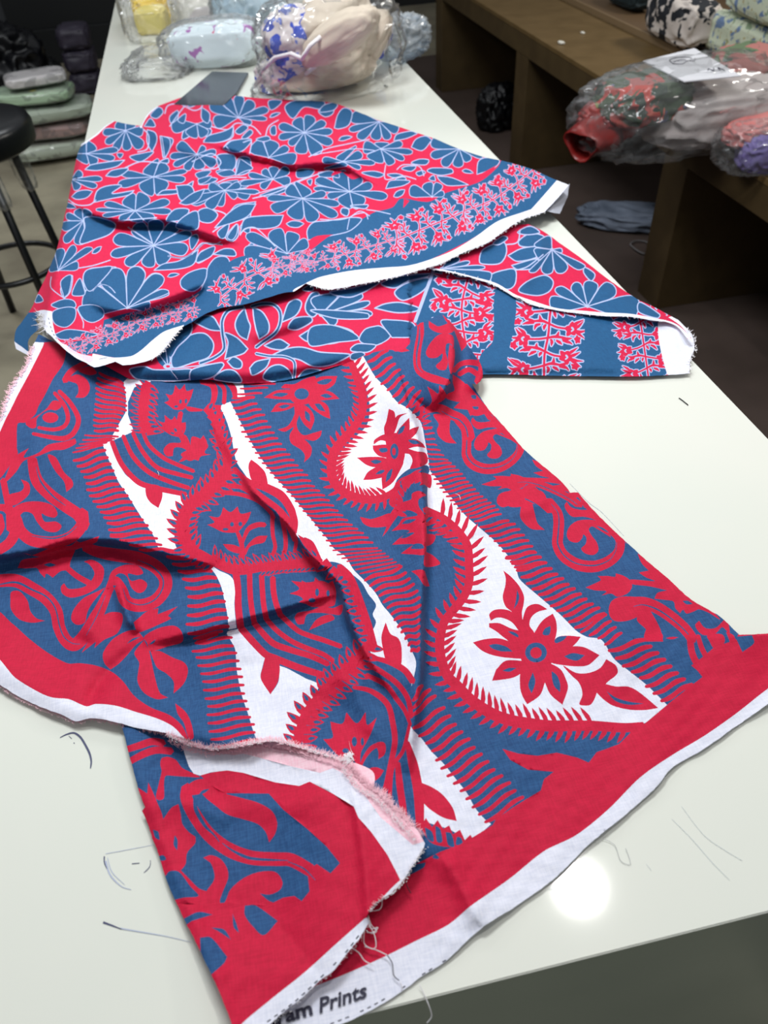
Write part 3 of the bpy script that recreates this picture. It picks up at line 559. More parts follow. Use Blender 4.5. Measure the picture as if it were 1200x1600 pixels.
PB = '''\
@ 0 0 1
Q W | 200,590 232,592 236,596 210,605 200,628 200,648 209,674 175,689 176,680 186,662 196,645 197,622 193,597
@ 0 540 4
P W | 640,615! 690,597! 710,660 750,750 800,820 920,875 1000,895 1170,935! 1150,990 1115,1050 1095,1130 1090,1190 1095,1240 1110,1275 1125,1290! 1000,1270 960,1190 900,1100 850,1020 800,940 740,850 700,760 660,670
@ 300 560 4
P W | 240,145! 320,145! 325,200 330,240 285,250! 280,210
P W | 180,300 240,270! 270,330 320,430 380,540 450,650 520,740 620,850 700,950 790,1060 880,1190 820,1290 720,1160 650,1100 655,1020 620,950 560,880 470,810 370,770 320,710 280,650 262,580 250,510 232,440 208,370
@ 480 720 4
P W | -40,330 0,340 110,480 170,550 240,600 290,680 360,750 430,830 470,900 520,960 600,1070 650,1180 680,1260 665,1360 652,1410! 650,1330 590,1280 490,1240 410,1215 385,1150 400,1080 430,1010 410,960 430,900 380,830 340,760 270,700 220,650 150,630 100,640 80,570 0,500
@ 600 1080 4
P W | 160,200! 180,240 230,290 300,380 370,450 450,550 520,640 570,730 630,800 670,830! 600,890 550,915! 510,935 470,900 400,860 330,840 260,820 220,845! 225,670 215,560 180,400 150,300
@ 500 480 4
P W | 190,330! 225,305 265,295! 300,360 350,440 420,510 480,590 560,640 630,720 655,830 680,960 690,1040 760,1120 830,1200 860,1250 780,1190 700,1060 670,990 560,1010 480,1080 470,1140 400,1180 330,1200 240,1180 160,1130 110,1060 100,980 120,920 200,830 290,740 310,640 300,560 270,450 220,380
@ 0 0 1
P W | 670,738 682,747 702,775 727,805 750,825 780,852 805,885 812,905 840,930 875,960 900,985 917,995 940,1000 960,1030 985,1050 1010,1070 1043,1102! 1025,1120 1003,1132! 950,1132 900,1134 860,1134 830,1131 800,1124 760,1105 720,1075 695,1040 688,1000 692,975 720,935 733,900 731,860 715,830 695,812 670,800
@ 240 760 4
P W | 310,450! 400,520 480,560 510,620 505,740 518,885! 470,895! 460,800 440,700 420,620 380,540 330,490
@ 260 960 4
P W | 380,110 450,90! 500,150 560,210 620,260! 600,330 590,400 650,500! 700,420 705,320! 760,340 870,400! 950,440 920,520 880,590 840,660 800,740 790,800! 650,805 570,800! 540,720 510,620 470,500 440,350 430,220 400,160
@ 480 720 4
@ 0 0 1
@ 0 540 4
K R 12 22 5 | 620,170 610,200 600,245 600,285 600,320 595,360 592,400 590,430 585,470 585,500 590,530 / 770,240 780,268 785,300 782,330 790,365 790,405 765,430 750,460 742,490 738,515 740,532
K R 5 15 2 | 530,560 510,600 480,635 455,668 / 740,570 705,588 665,608 645,622
K R 14 26 7 | 460,720 490,765 520,810 540,860 545,910 580,970 610,1010 640,1060 670,1110 680,1150 690,1190 / 660,655 678,710 700,755 720,810 735,860 762,885 782,910 800,940 820,970 830,1005 850,1040 870,1060 888,1085 922,1120 945,1165
@ 0 760 4
K R 4 21 5 | 690,300 740,330 790,355 870,395 / 950,290 980,318 995,352 1050,395
@ 240 760 4
K R 11 28 7 | 50,390 100,460 145,515 180,575 200,630 215,680 215,735 215,790 205,860 215,920 / 260,420 320,460 340,500 375,545 400,590 420,645 440,690 448,735 450,770 462,815 470,875
K R 2 21 3 | 250,950 270,970 / 430,905 400,925
@ 260 960 4
K R 14 23 6 | 180,180 160,240 190,275 200,330 220,385 230,435 235,495 245,530 260,580 255,640 265,700 270,750 285,800 300,830 / 410,145 418,200 435,235 447,270 465,340 475,390 485,450 490,515 508,555 515,605 530,655 550,690 555,745 572,785
@ 300 560 4
K R 4 15 2 | 330,160 300,190 290,215 250,250 / 520,160 470,185 460,205 390,240
K R 29 18 5 | 245,275 270,340 300,400 310,460 350,510 380,560 400,600 435,650 470,690 500,730 540,770 580,820 620,860 660,910 700,960 740,1000 780,1060 820,1110 860,1170 / 390,245 410,290 450,345 465,385 500,440 525,485 570,550 610,600 640,640 680,690 720,725 755,790 800,830 860,890 910,950 960,1000 1010,1050 1070,1090 1130,1150
@ 480 720 4
K R 7 14 0 | 160,560 200,600 250,630 290,670 330,705 / 440,545 470,565 500,590 540,620 580,650
K R 13 26 -10 | 360,750 400,790 440,830 480,890 520,950 550,1010 570,1050 600,1095 620,1130 650,1195 / 590,660 620,700 645,740 680,790 700,840 708,890 708,940 703,990 703,1040 700,1090 700,1170
@ 500 480 4
K R 11 23 5 | 265,300 300,345 320,385 350,440 380,480 420,520 450,555 490,600 530,620 570,650 620,700 / 400,230 430,280 455,325 480,370 510,400 525,430 550,470 575,490 610,520 635,550 650,620
K R 6 15 3 | 560,590 570,640 590,680 620,700 640,720 640,745 / 630,520 645,570 650,600 660,640 680,700 695,760
@ 620 600 4
K R 9 12 2 | 150,225 165,260 175,300 180,345 185,390 190,430 195,465 / 205,195 220,260 235,310 240,350 250,380 285,435 320,475
K R 15 18 4 | 200,500 210,545 240,612 270,650 310,705 350,745 380,780 415,805 450,828 485,858 / 340,495 395,545 440,604 470,632 510,680 560,720 590,742 620,768 640,790 652,812
K R 9 22 5 | 520,895 560,925 590,965 630,1000 660,1045 690,1090 710,1112 735,1145 / 700,855 740,875 765,905 810,962 840,1000 865,1045 905,1088 935,1115
@ 640 860 4
K R 13 27 6 | 600,50 640,85 668,125 695,165 725,200 757,235 790,265 830,297 868,337 908,370 958,408 993,447 1033,485 / 785,10 825,47 855,77 885,110 915,142 950,162 975,197 1010,222 1060,260 1090,290 1140,330 1185,358 1220,395
@ 900 860 4
K R 4 24 4 | 30,512 80,530 145,555 180,590 / 190,400 222,445 250,480 285,515
K R 8 33 8 | 205,628 245,672 285,718 335,752 388,785 430,845 480,892 532,940 / 430,560 475,605 522,648 565,690 612,742 668,795 718,832 728,838
@ 600 1080 4
K R 3 29 6 | 180,60 180,80 175,150 / 240,-35 300,-5 322,28
K R 13 29 8 | 182,232 225,290 265,330 300,375 328,440 368,500 402,540 445,590 490,640 530,700 575,752 632,820 / 378,102 412,150 450,207 492,256 530,290 562,345 605,387 640,418 672,470 717,512 775,555 812,610 870,662
@ 0 0 1
F R 40 -31 -0.45 3.9 - | 690,808 708,822 722,838 731,855 733,885 733,910 725,932 707,955 694,972 689,990 687,1010 691,1035 700,1057 715,1072 732,1090 752,1105 775,1118 800,1126 830,1131 855,1134 890,1134 925,1132
S R 10 13 13 14 16 18 18 16 14 | 664,796 690,808 708,822 722,838 731,855 733,885 733,910 725,932 707,955 694,972 689,990 687,1010 691,1035 700,1057 715,1072 732,1090 752,1105 775,1118 800,1126 830,1131 855,1134 890,1134 925,1134 975,1137 1005,1135
F R 46 26 -0.35 4.2 - | 672,800 690,808 708,822 722,838 731,855 733,885 733,910 725,932 707,955 694,972 689,990 687,1010 691,1035 700,1057 715,1072 732,1090 752,1105 775,1118 800,1126 830,1131 855,1134 890,1134 925,1132 975,1137 1005,1137
F R 34 -25 -0.4 3.1 - | 540,560 550,572 557,590 563,610 566,630 563,650 550,672 532,692 521,710 517,730 520,748 530,763 547,776 570,783 590,782 606,776
F R 32 20 -0.35 3.2 - | 547,560 557,587 566,610 567,630 564,650 550,672 532,692 521,710 518,730 520,748 530,763 547,774 570,780 590,780 606,774 618,765
S R 8 13 13 12 14 15 14 14 12 8 | 544,555 557,587 565,610 567,630 564,650 550,672 532,692 521,710 518,730 520,748 530,763 547,774 570,780 590,780 606,774 618,765 622,755
@ 640 860 4
P R | 395,575! 470,555 560,550 660,580 740,600 720,670 620,672 520,655 450,625
P R | 497,455! 560,455 640,490 740,520 760,600 660,590 590,545 540,505 497,480!
P R | 508,440! 498,400 530,372 590,368 640,385 680,430 720,480 760,500 720,560 690,515 640,450 580,422 540,422
P R | 585,125! 640,170 690,230 715,290 712,340 702,390 710,450 740,520 690,500 675,440 640,385 600,350 582,290 598,220 600,170
P R | 705,470 715,400 740,350 800,335 862,368! 800,385 760,420 750,470 780,520 740,560
P R | 770,560 800,480 840,430 895,395! 915,440 920,500 905,560 860,610
P R | 860,620 920,545 985,533 1070,540! 1040,580 990,620 900,650
P R | 860,650 930,615 1010,600 1090,605 1188,655! 1120,715 1060,725 980,720 880,700
P R | 850,700 940,740 975,800 990,860 955,965! 880,900 842,820 790,740
P R | 700,740 690,850 705,910 735,962! 810,910 838,850 850,760 780,700
P R | 700,690 600,690 540,745! 515,815! 600,805 660,790 720,750 760,700
E R 800 640 115 100
P B | 672,245! 685,290 675,330 652,365! 665,310
P B | 832,525 845,490 880,472! 880,505 868,530
P B | 905,565 930,540 985,535! 960,562 915,580
P B | 965,662! 1020,642 1095,655! 1050,688 1000,680
P B | 888,755! 920,780 940,830 940,885! 905,850 890,800
P B | 770,762! 785,810 780,850 762,893! 742,840
P B | 580,752! 620,735 668,735! 625,758
P B | 495,592! 540,585 600,600 645,632! 570,630 515,612
P B | 612,505! 650,510 680,530 680,545 640,525
E B 790 638 68 62
E R 790 640 36 35
@ 900 860 4
P R | -80,720 0,765 80,765 150,735 190,680! 250,720 258,770 200,820 185,835! 250,850 330,852 400,890 515,985! 430,998 330,995 230,970 170,930 130,890! 115,930 90,965 50,970 20,960 40,900 20,830 -30,780
P B | 190,880! 250,920 330,945 425,958! 330,965 245,940
@ 500 480 4
P R | 430,635! 465,655 470,720 455,800 425,900 400,760 415,710
P R | 445,820 455,740 480,680 550,660! 500,690 475,760
P R | 460,850 480,780 520,730 558,690! 560,760 540,830 500,900
P R | 520,800 570,760 620,745! 600,790 540,840
P R | 500,850 580,820 640,850 660,880! 600,872 520,890
P R | 500,870 600,900 660,912 672,970 620,1000 560,1012! 578,960 560,920 520,910
P R | 230,940! 320,935 400,940 450,970 380,1000 300,990
P R | 270,1080! 300,1030 370,990 440,970 430,1045 340,1075
P R | 390,1140! 388,1050 430,970 520,960 490,1040 450,1100
P R | 335,858! 340,830 400,795 450,810 440,845 380,832
P R | 330,865! 420,860 460,900 440,940 370,930 335,895
E R 470 900 62 115
P B | 485,795! 500,755 530,742 515,782
P B | 552,830 600,832 630,852! 580,855
P B | 315,962! 350,953 385,965 345,980
P B | 345,1045! 375,1020 405,1020 385,1040
P B | 410,1095! 420,1040 452,1010 440,1065
P B | 370,885 415,880 422,900 385,908
E B 465 900 26 48
E R 462 902 12 24
P R | 640,1010! 600,1050 690,1050 690,1130 640,1100 560,1060 500,1090 480,1150! 470,1250 430,1220 470,1130 490,1080 560,1045 600,1020
@ 480 720 4
P R | 470,475! 500,400 520,330 570,270 650,240 655,205 700,188 745,215 720,225 695,245 700,290 735,340 745,400 740,530 650,520 530,525! 580,480 640,440 600,430 525,440! 570,400 600,360 690,340 640,310 590,320 540,380 500,440
P B | 590,395! 620,370 680,365 640,390
P B | 580,485! 620,455 670,450 620,480
P R | 585,580! 640,540 700,510 740,520 735,585 660,585
P B | 645,550! 670,520 715,520 730,545 690,552
P R | 650,690! 700,680 735,690 735,780 690,720
P R | 735,455! 800,465 785,515 735,530
P R | 735,565! 790,595 830,645 735,660
P R | 735,690! 765,785! 735,780
P R | 330,355! 390,365 450,350 520,330 520,400 440,415 380,405 345,380
F R 10 70 -0.5 16 - | 560,330 540,260 560,190 600,130 660,90 720,90 760,100
S R 40 30 16 | 600,140 660,95 720,85 770,95
K R 5 15 3 | 745,340 745,380 745,410 780,450 850,475 / 800,350 840,390 860,420 900,440 960,470
@ 300 560 4
P R | 740,200 760,140 810,113 908,110! 890,160 840,195 770,220
P R | 750,240 810,200 870,210 922,252! 840,260 760,265
P R | 730,270 800,265 850,300 864,378! 820,360 750,310
P R | 670,280 740,320 765,380 742,448! 700,410 670,350
P R | 640,280 640,350 600,420 535,445! 580,458 635,430 610,480 620,530 680,570 705,605 700,650! 740,610 748,560 720,520 705,505 760,515 800,490 812,450! 760,465 700,480 665,450 655,400 690,290
P R | 630,280 540,280 492,335! 560,330 620,310 670,270
P R | 640,200 530,200 450,245! 540,255 640,250
P R | 660,190 560,185 580,160! 640,160 700,130 770,113 760,160 720,200
E R 688 222 85 68
E B 685 222 45 35
P B | 780,150 830,130 875,132 840,162 790,160
P B | 800,232! 840,220 880,240! 840,248
P B | 765,285! 800,285 835,332! 795,322
P B | 705,325! 735,350 738,398! 710,375
P B | 540,302! 580,288 612,295 570,314
P B | 500,232! 540,215 600,220 560,240
P R | 1050,990! 1120,1005 1200,1010 1200,1050 1120,1055 1070,1030
P R | 370,632! 420,670 460,720 468,810 380,770 355,700 355,660
S R 30 44 44 30 | 265,690 350,770 460,810 560,870 620,950 645,1020 640,1090
S R 20 26 26 20 | 300,770 400,840 490,900 560,980 600,1050 640,1140
S R 26 26 | 200,790 290,800 380,850 450,910
P R | 700,1120 760,1150 820,1290 740,1190
S R 40 40 24 | 60,140 130,170 140,240 110,320
S R 26 26 | 150,140 200,190 200,280
S R 26 40 26 | 215,140 260,190 270,250
M scroll 820 700 4
S R 50 68 68 72 74 68 56 50 | 150,330 200,400 212,460 208,540 205,600 235,665 300,715 370,738 450,738 530,705 585,650 595,580 560,530 500,500
S B 3 7 9 8 7 9 5 3 | 165,350 205,400 214,460 208,540 206,600 240,665 300,712 370,732 450,732 525,702 565,650 575,590
P R | 500,490! 450,455 400,448 330,455 280,490 262,540 280,580 330,590 360,560 365,540 385,560 380,600 352,630 380,660 430,668 460,640 450,590 420,550 400,510 420,490 460,510 540,560!
P B | 445,485! 490,500 525,530 480,510
P R | 262,335! 248,360 265,400 300,430 370,430 440,450 500,500 640,600! 545,500 430,385 345,280 325,280 370,370 390,385 340,385 290,370
X
M palm 820 700 4
P R | 705,660! 730,720 775,766! 712,778! 760,810 810,832 660,822 665,850 780,865 890,890! 830,905 810,942! 880,950 930,960 940,1000 970,1032! 990,1010 1010,1035 1060,1020 1090,1008 1150,1030 1220,1070 1090,940 900,800 780,700
P B | 957,865! 985,875 1000,900! 970,890
P B | 985,955! 1020,955 1050,975! 1010,977
P R | 380,872! 440,845 475,825 455,800! 520,800 565,805 568,783! 620,800 660,830 670,870 640,910 580,930 540,910 480,922! 510,895 440,890
P R | 525,1030 540,960 600,930 690,930 760,945 790,1010 740,1040 640,1080 560,1080
X
M comma2 820 700 4
S R 60 75 72 66 | 640,965 740,965 830,1000 920,1060 1000,1130 1050,1195
S B 3 10 8 6 | 680,990 740,980 830,1010 920,1070 1000,1140 1040,1190
P R | 700,1070 760,1140 750,1210! 865,1210! 850,1140 810,1060 760,1000
X
U scroll
U palm
U comma2
U scroll | 862,850 967,862 925,893 / 721,712 812,705 777,738
U palm | 915,918 1050,942 997,865 / 752,757 885,770 832,718
U comma2 | 951,1002 1040,970 1012,998 / 775,784 860,770 835,785
@ 620 600 4
S R 40 60 64 60 | 185,165 260,150 340,190 400,220 440,270 460,340
S B 3 8 8 7 | 280,170 340,205 390,225 430,270 445,330
P R | 230,190 330,200 330,260 335,320 374,372! 310,365 265,330 250,290 262,250
P R | 770,810 780,850 840,905 925,912! 880,870 860,800 840,740 790,730
S R 40 64 62 50 | 650,720 720,690 800,690 880,720 930,760 960,790
S B 3 7 7 3 | 700,710 780,712 850,740 900,770
P R | 625,740 640,690 700,670 780,690 800,740 720,755 660,770
P R | 420,0! 440,0 560,140 640,235 700,290 800,400 700,340 620,270 600,200 560,185 500,200 450,180 460,120 420,100 330,90 310,65 400,80 430,60
P R | 355,150! 400,110 450,105 480,160 430,160
P B | 470,70! 490,70 497,95! 475,85
P B | 465,145! 500,140 520,155 485,158
@ 900 860 4
P R | 430,430 440,480 430,552 540,550 520,490 480,420 450,390
P R | 560,548! 600,540 642,543! 600,556
S R 42 42 50 | 712,535 725,640 765,720 830,800
S R 30 34 40 | 762,535 790,620 840,700 900,770
P R | 770,440! 745,465 760,500 800,530 870,520 915,480 960,520 940,430 880,480 840,490 800,480
P R | 820,530 835,570 860,610 900,605 930,570 920,530 880,520
@ 500 480 4
S R 40 44 44 46 44 50 40 | 625,80 628,160 612,250 605,330 622,400 690,440 800,470
S B 3 12 10 6 3 | 622,120 620,200 605,290 608,370 640,410
P R | 680,85! 685,130 740,160 820,160 850,120 830,80 800,100 740,120 710,105
P R | 830,180 760,165 700,210 662,280 680,315 730,315 765,290 760,330 725,365 745,390 785,390 800,340 785,280 790,230 820,230 835,260
P R | 810,230! 840,260 840,340 820,420 800,330
P R | 445,200! 470,170 525,145! 520,200 530,250 560,272! 500,280 455,250
P R | 670,495! 710,520 740,540 745,485! 775,520 790,560 740,600 680,620! 700,580
P R | 755,25! 780,20! 860,130 920,220 885,275! 860,200 830,130 790,90
S R 26 34 40 44 | 835,400 880,355 950,345 1010,370 985,470
S R 30 34 | 870,420 930,390 985,420
P R | 830,420! 900,470 940,520 1000,580 1060,640 1000,640 940,680! 900,600 850,590 790,570 800,540 840,520 830,470
P B | 945,550! 975,550 975,575! 950,570
P B | 950,620! 990,622 985,640 960,635
@ 0 540 4
S R 30 34 34 30 | 700,600 760,740 860,850 950,885 1160,930
S R 26 30 30 26 | 770,565 830,690 930,790 1060,850 1180,890
S R 24 28 28 26 | 830,545 890,660 980,760 1100,800 1200,825
S R 24 26 26 24 | 890,530 930,620 1020,700 1100,740 1210,785
P R | 920,870 912,930 940,980 990,1015! 1015,940 1000,880
P R | 1115,560 1160,560 1190,620 1200,690! 1150,720 1115,730! 1150,690 1180,670 1140,640 1090,640 1080,690! 1040,690 1022,650 1060,610 1130,605
P R | 1200,570 1300,620 1260,680 1240,720! 1200,700
M tulip 240 760 4
P R | 345,185! 410,190 435,130! 480,160 525,125! 545,170 610,158! 590,210 560,250 525,285 490,290 430,285 380,260 335,240! 380,225 360,200
E B 490 237 12 14
E B 542 235 12 14
E B 450 268 18 8
X
U tulip
U tulip | 346,795 392,800 360,832 / 272,604 302,608 280,640
U tulip | 346,795 392,800 360,832 / 256,650 290,660 276,682
U tulip | 346,795 392,800 360,832 / 470,910 520,908 512,948
@ 240 760 4
S R 20 30 30 40 | 520,280 545,340 555,400 550,450
S R 14 24 34 30 | 550,370 590,270 650,240 695,240
P R | 560,410 600,350 650,312 712,308! 690,350 640,362 600,380 575,430
P R | 432,360! 500,365 550,390 540,420 470,400
@ 0 540 4
S R 24 30 30 | 1130,560 1120,480 1130,420
@ 300 560 4
P R | -40,300 30,310 70,320 60,330 -20,330
P R | 40,560 50,510 72,480! 95,530 80,590 120,600! 60,610 20,620
P R | -70,600 -10,570 40,590 60,610 20,630 -20,640
@ 240 760 4
S R 26 26 24 26 | 742,180 745,300 760,380 735,445
S R 26 28 26 | 800,200 822,300 825,380 810,435
S R 20 26 20 | 855,235 890,340 880,410
S R 26 26 26 | 430,40 540,50 650,90 730,160 750,200
S R 24 26 24 | 480,0 600,15 700,80 780,150 810,220
S R 40 40 30 | 590,0 680,70 790,150 850,220
S R 30 54 50 30 | 690,-10 790,50 850,130 875,200 870,270
P R | 900,300! 980,350 1040,430 1050,460! 1000,430 940,370
S R 44 40 44 44 | 515,545 528,640 530,760 545,885
S R 34 34 34 | 600,545 602,640 610,740 628,845
S R 34 34 34 | 675,555 680,650 688,740 705,830
S R 36 36 34 | 745,570 750,660 768,740 795,810
S R 44 44 44 40 | 545,885 620,970 700,1050 760,1075 900,1130 1060,1180
S R 36 40 38 34 | 625,850 740,975 850,1020 980,1060 1090,1110
S R 32 32 32 30 | 705,830 770,900 850,960 930,1000 1060,1050 1120,1090
S R 32 32 32 30 | 800,810 900,900 980,935 1060,960 1170,1000
P R | 850,670! 910,640 860,590! 960,600 1050,590 1110,620 1130,670 1110,730 1020,755 960,740 920,690
E B 1022 662 12 24
E B 1090 668 10 20
E B 990 712 22 14
P R | 880,820! 900,790 980,775 1060,750 1120,760 1180,740 1170,800 1120,800 1040,790 960,800 940,860! 900,860
P R | 970,900! 1020,830 1100,800 1130,830 1060,860
@ 260 960 4
P R | 620,250! 605,320 590,400 650,500! 700,410 705,300 660,250
@ 0 0 1
F R 9 26 -0.3 4.6 B | 229,675 226,668 222,655 222,640 224,620 226,602
F R 9 -24 0.1 3.4 B | 229,672 226,655 226,640 230,612 234,602
S R 10 11 11 | 226,602 222,640 226,670
F R 10 24 -0.4 5.5 B | 345,640 350,660 352,690 357,715 350,735
F R 12 -22 -0.4 5 B | 322,645 330,660 342,690 352,715 340,750 328,770
S R 8 12 14 13 12 | 322,640 335,655 345,690 356,718 350,742
F R 13 -28 -0.35 5 B | 352,738 332,760 312,780 297,787 287,810 286,832 292,852 300,862
F R 18 26 -0.4 5 B | 352,738 332,760 312,780 297,787 287,810 287,832 295,855 315,867 335,876
F R 16 26 0.4 4 B | 500,878 460,884 415,887 380,892 357,889 335,878
F R 14 -18 0.9 3.2 B | 510,882 460,884 420,888
S R 12 13 14 14 13 12 14 12 | 352,738 332,760 312,780 297,787 288,810 287,832 295,855 315,867 357,889 380,892 415,886 460,882 500,876
F R 13 -27 0.2 5.5 B | 460,1175 467,1150 475,1122 490,1100 510,1078 535,1052 565,1025
F R 14 27 0.2 5.5 B | 470,1170 475,1140 485,1115 505,1090 535,1060 560,1035 575,1010
S R 13 15 15 13 | 460,1175 467,1150 475,1122 490,1100 510,1078 535,1052 560,1030 575,1005
F R 10 -24 0.2 6 B | 582,1000 576,978 566,950 556,922 548,898 525,888 515,878
S R 10 12 10 | 585,1010 576,978 566,950 556,922 546,900 530,885
@ 480 960 4
P R | 145,670! 220,682 245,612! 310,680 365,610! 375,690 435,645! 400,740 370,800 335,870 330,1010 300,1000 300,920 260,920 200,890 100,780! 160,770 150,710
E B 295 795 16 30
E B 345 795 10 25
E B 240 852 20 16
S R 14 22 30 30 | 325,970 360,890 410,830 470,810
P R | 430,805 480,800 492,840 480,880 445,905! 445,860
P R | 350,1040 380,970 430,955 480,975! 450,1020 400,1050
S R 24 36 36 36 36 30 | 290,455 400,480 500,560 535,680 548,790 530,900 505,1020 480,1120
S R 30 32 30 20 | 370,380 490,440 560,530 610,600 645,690
S R 34 34 30 | 380,310 480,370 570,440 630,530 650,640
S R 26 40 40 | 410,270 520,300 610,350 660,420
S R 20 26 26 | 640,690 600,850 545,930 525,1000 515,1150
S R 30 60 62 60 50 | 625,800 665,950 690,1080 700,1180 705,1330
S R 34 44 44 40 | 565,930 580,1080 595,1180 610,1300
P R | 490,50! 520,120 570,150 590,210 580,330 500,300 470,200 465,130
@ 600 1080 4
P R | 215,565! 300,600 370,650 430,730 455,812! 370,790 290,740 240,690 215,640
P R | 225,850! 262,792! 300,850! 335,805! 370,860! 408,838! 430,895! 475,865! 505,930! 540,897! 560,930! 500,990 440,980 300,950
P B | 255,850! 300,880 310,940 270,920
P B | 320,840! 350,860 365,940 330,940
P B | 385,880! 420,890 440,970 400,960
P B | 455,910! 480,915 490,950 450,960
@ 0 540 4
S R 40 36 28 | 405,220 440,165 500,125 560,100
P R | 490,150 560,130 605,170 560,185 500,165
P R | 420,215 480,180 540,210 562,270 530,322 470,325! 490,290 480,240
S R 26 32 32 20 | 370,285 440,360 490,460 460,545 400,580 300,570 205,550
S R 22 28 26 20 | 340,295 400,370 425,450 400,505 330,525 240,512
P R | 160,480 230,440 290,395 330,345 370,350 385,380 350,405 310,400 260,425 230,460 225,510 190,515
E R 315 450 50 33
P R | 30,830! 90,700 180,640! 150,700 240,670 300,620 400,600 470,580! 475,612 400,650 330,655 240,690 150,720 100,790 40,850
P R | 300,680 350,700 400,790 450,840 455,880 415,915! 400,850 350,790 310,720
S R 60 76 76 76 70 | 200,710 230,840 310,930 420,1010 490,1060 530,1130
S B 3 10 10 3 | 225,760 255,850 330,940 410,1000
P R | 130,835! 180,860 185,920 140,970 80,1000 40,960 60,930 130,910 150,880
S R 40 40 50 60 | 20,840 40,940 60,1030 70,1150
@ 0 760 4
S R 70 76 74 76 70 60 | 515,160 515,235 445,315 330,350 200,335 130,280 105,210 80,150
S B 3 9 9 3 | 480,250 420,300 330,325 200,310
P R | 80,140 150,100 250,95 330,120 360,170 340,195 290,185 260,170 280,220 350,220 385,250 350,285 280,275 230,220 200,170 150,160 110,190
S R 60 66 66 40 | -10,400 60,350 95,280 90,200 40,140 -10,130
S R 30 30 | -10,300 15,250 0,180
P R | 145,415! 200,430 330,380 440,370 480,340! 500,350 620,310! 600,350 460,400 400,430 250,440
P R | 110,510! 140,460 250,440 380,400 470,400! 440,470 430,520 380,530 330,570! 290,545 280,572! 250,540 230,510 170,512
P B | 272,490! 310,478 352,492! 310,502
S R 34 36 36 | 420,510 480,560 560,605
P R | 525,470! 570,458 620,480 650,520 640,590 600,640 520,680 440,695 390,670 380,630 400,605! 430,640 520,630 570,590 590,540 560,490
P R | 660,630! 600,660 520,700 460,770 445,830 480,865 530,850 545,790 570,740 600,700
P R | 70,660 120,655 170,710 190,780 230,825 282,840! 200,852 120,830 70,770 65,710
S R 80 84 80 76 80 80 50 | -10,590 100,590 200,640 290,700 350,780 370,880 410,960 465,990 530,930 620,780 680,650
S B 6 14 10 8 8 4 | -10,615 100,600 200,645 290,690 345,760 372,870 400,940 450,980 500,985
S B 3 6 3 | 540,930 610,800 660,680
S R 50 76 80 80 84 84 80 60 | 680,650 715,590 755,640 790,720 870,745 970,715 1030,640 1030,570 970,500 860,450 700,425 600,405 530,375
S B 3 6 8 8 10 3 | 770,640 800,715 880,740 965,710 1015,640 1015,570 950,500 860,460
P R | 680,600 700,530 780,490 860,495 895,540 860,555 800,545 820,590 880,580 920,610 900,655 860,665 820,630 790,560 740,545
P R | 655,800! 700,785 760,795 765,850 730,920 650,960 590,1010! 600,970! 510,1040! 560,950 590,870
P R | 835,850! 870,820 920,780 990,760! 985,800! 1110,750! 1050,810 1070,825 1000,860 920,895 860,910
P R | 690,1145! 650,1100 645,1040 700,960 780,910 850,900 905,955! 850,990 790,1060 740,1110
P R | 900,940 980,890 1080,870 1130,900 1140,970 1050,1000 940,1030 920,980
P B | 790,985! 830,950 880,940! 830,965
P B | 930,990! 950,970 975,955! 960,980
@ 0 940 4
P R | 840,320 900,240! 930,300 970,480 1000,570 1050,600! 980,610 900,570 860,500 865,430 870,380
P R | 940,310! 1000,310 1080,350 1150,380 1175,430 1150,510 1085,575! 1085,500 1040,450 980,410
P R | 1095,635! 1160,690 1195,760 1210,850 1180,860 1150,760 1110,700
P R | -40,60 80,140 180,230 300,320 420,385 500,385 600,400 700,440 770,500 840,590 940,660 1060,710 1140,780 1185,880! 1150,950 -40,1000
P W | -40,360 100,480 250,570 330,600 430,610 500,640 545,655 600,640 720,650 850,690 980,730 1080,780 1150,850 1200,885! 1200,1000 -40,1000
@ 260 960 4
P P | 90,770! 220,815 290,848 380,838 480,808 560,802 640,792 740,800 860,850 960,880 1040,905 1110,900! 1300,1000 1200,1200 300,1200 90,900
@ 0 540 4
P R | 270,-20! 400,-20 400,100 330,210 280,310 240,380 220,430 160,480 110,490 105,640! 110,680 40,780 0,830 -60,860 -60,400
P W | 275,-20! 270,0 180,180 110,310 50,430 -60,600 -60,0
@ 600 1000 2
Q R | 1250,-80 1110,-25 1100,0 1035,20 1000,50 960,80 1000,112 950,150 900,190 870,215 810,265 770,290 735,325 690,342 665,350 640,383 605,368 540,352 480,362 420,355 370,340 395,375 450,405 530,412 500,435 490,470 440,500 400,525 350,560 340,578 275,618 235,640 180,660 60,720 -60,780 -120,720 -160,560 -300,560 -600,1200 -500,1500 1300,1500 1300,-80
@ 900 860 4
P R | 1250,500! 1110,545! 1112,585 1035,640! 1010,580 985,530! 940,510 960,580 920,640 930,700 940,712! 885,760 810,822! 900,900 1200,800
P B | 995,540! 1100,530! 1112,580 1040,635!
@ 600 1080 4
P B | 230,1030! 290,960 300,1000 260,1025
P B | 90,1170! 180,1090 260,1070! 250,1100 160,1150 80,1195
P B | 300,1040! 320,1020 345,1040 330,1050
@ 600 1000 2
P W | 1260,120 1200,152 1100,230 1000,300 900,360 800,430 700,530 600,610 500,660 400,740 330,790 270,832 200,890 100,940 0,990 -100,1035 -160,1060 -220,1085 -330,1150 -420,1260 -300,1400 1300,900
@ 380 1400 3.158
DASH 17 26 7 | 430,632 540,588 650,535 780,458 850,410 1000,316'''
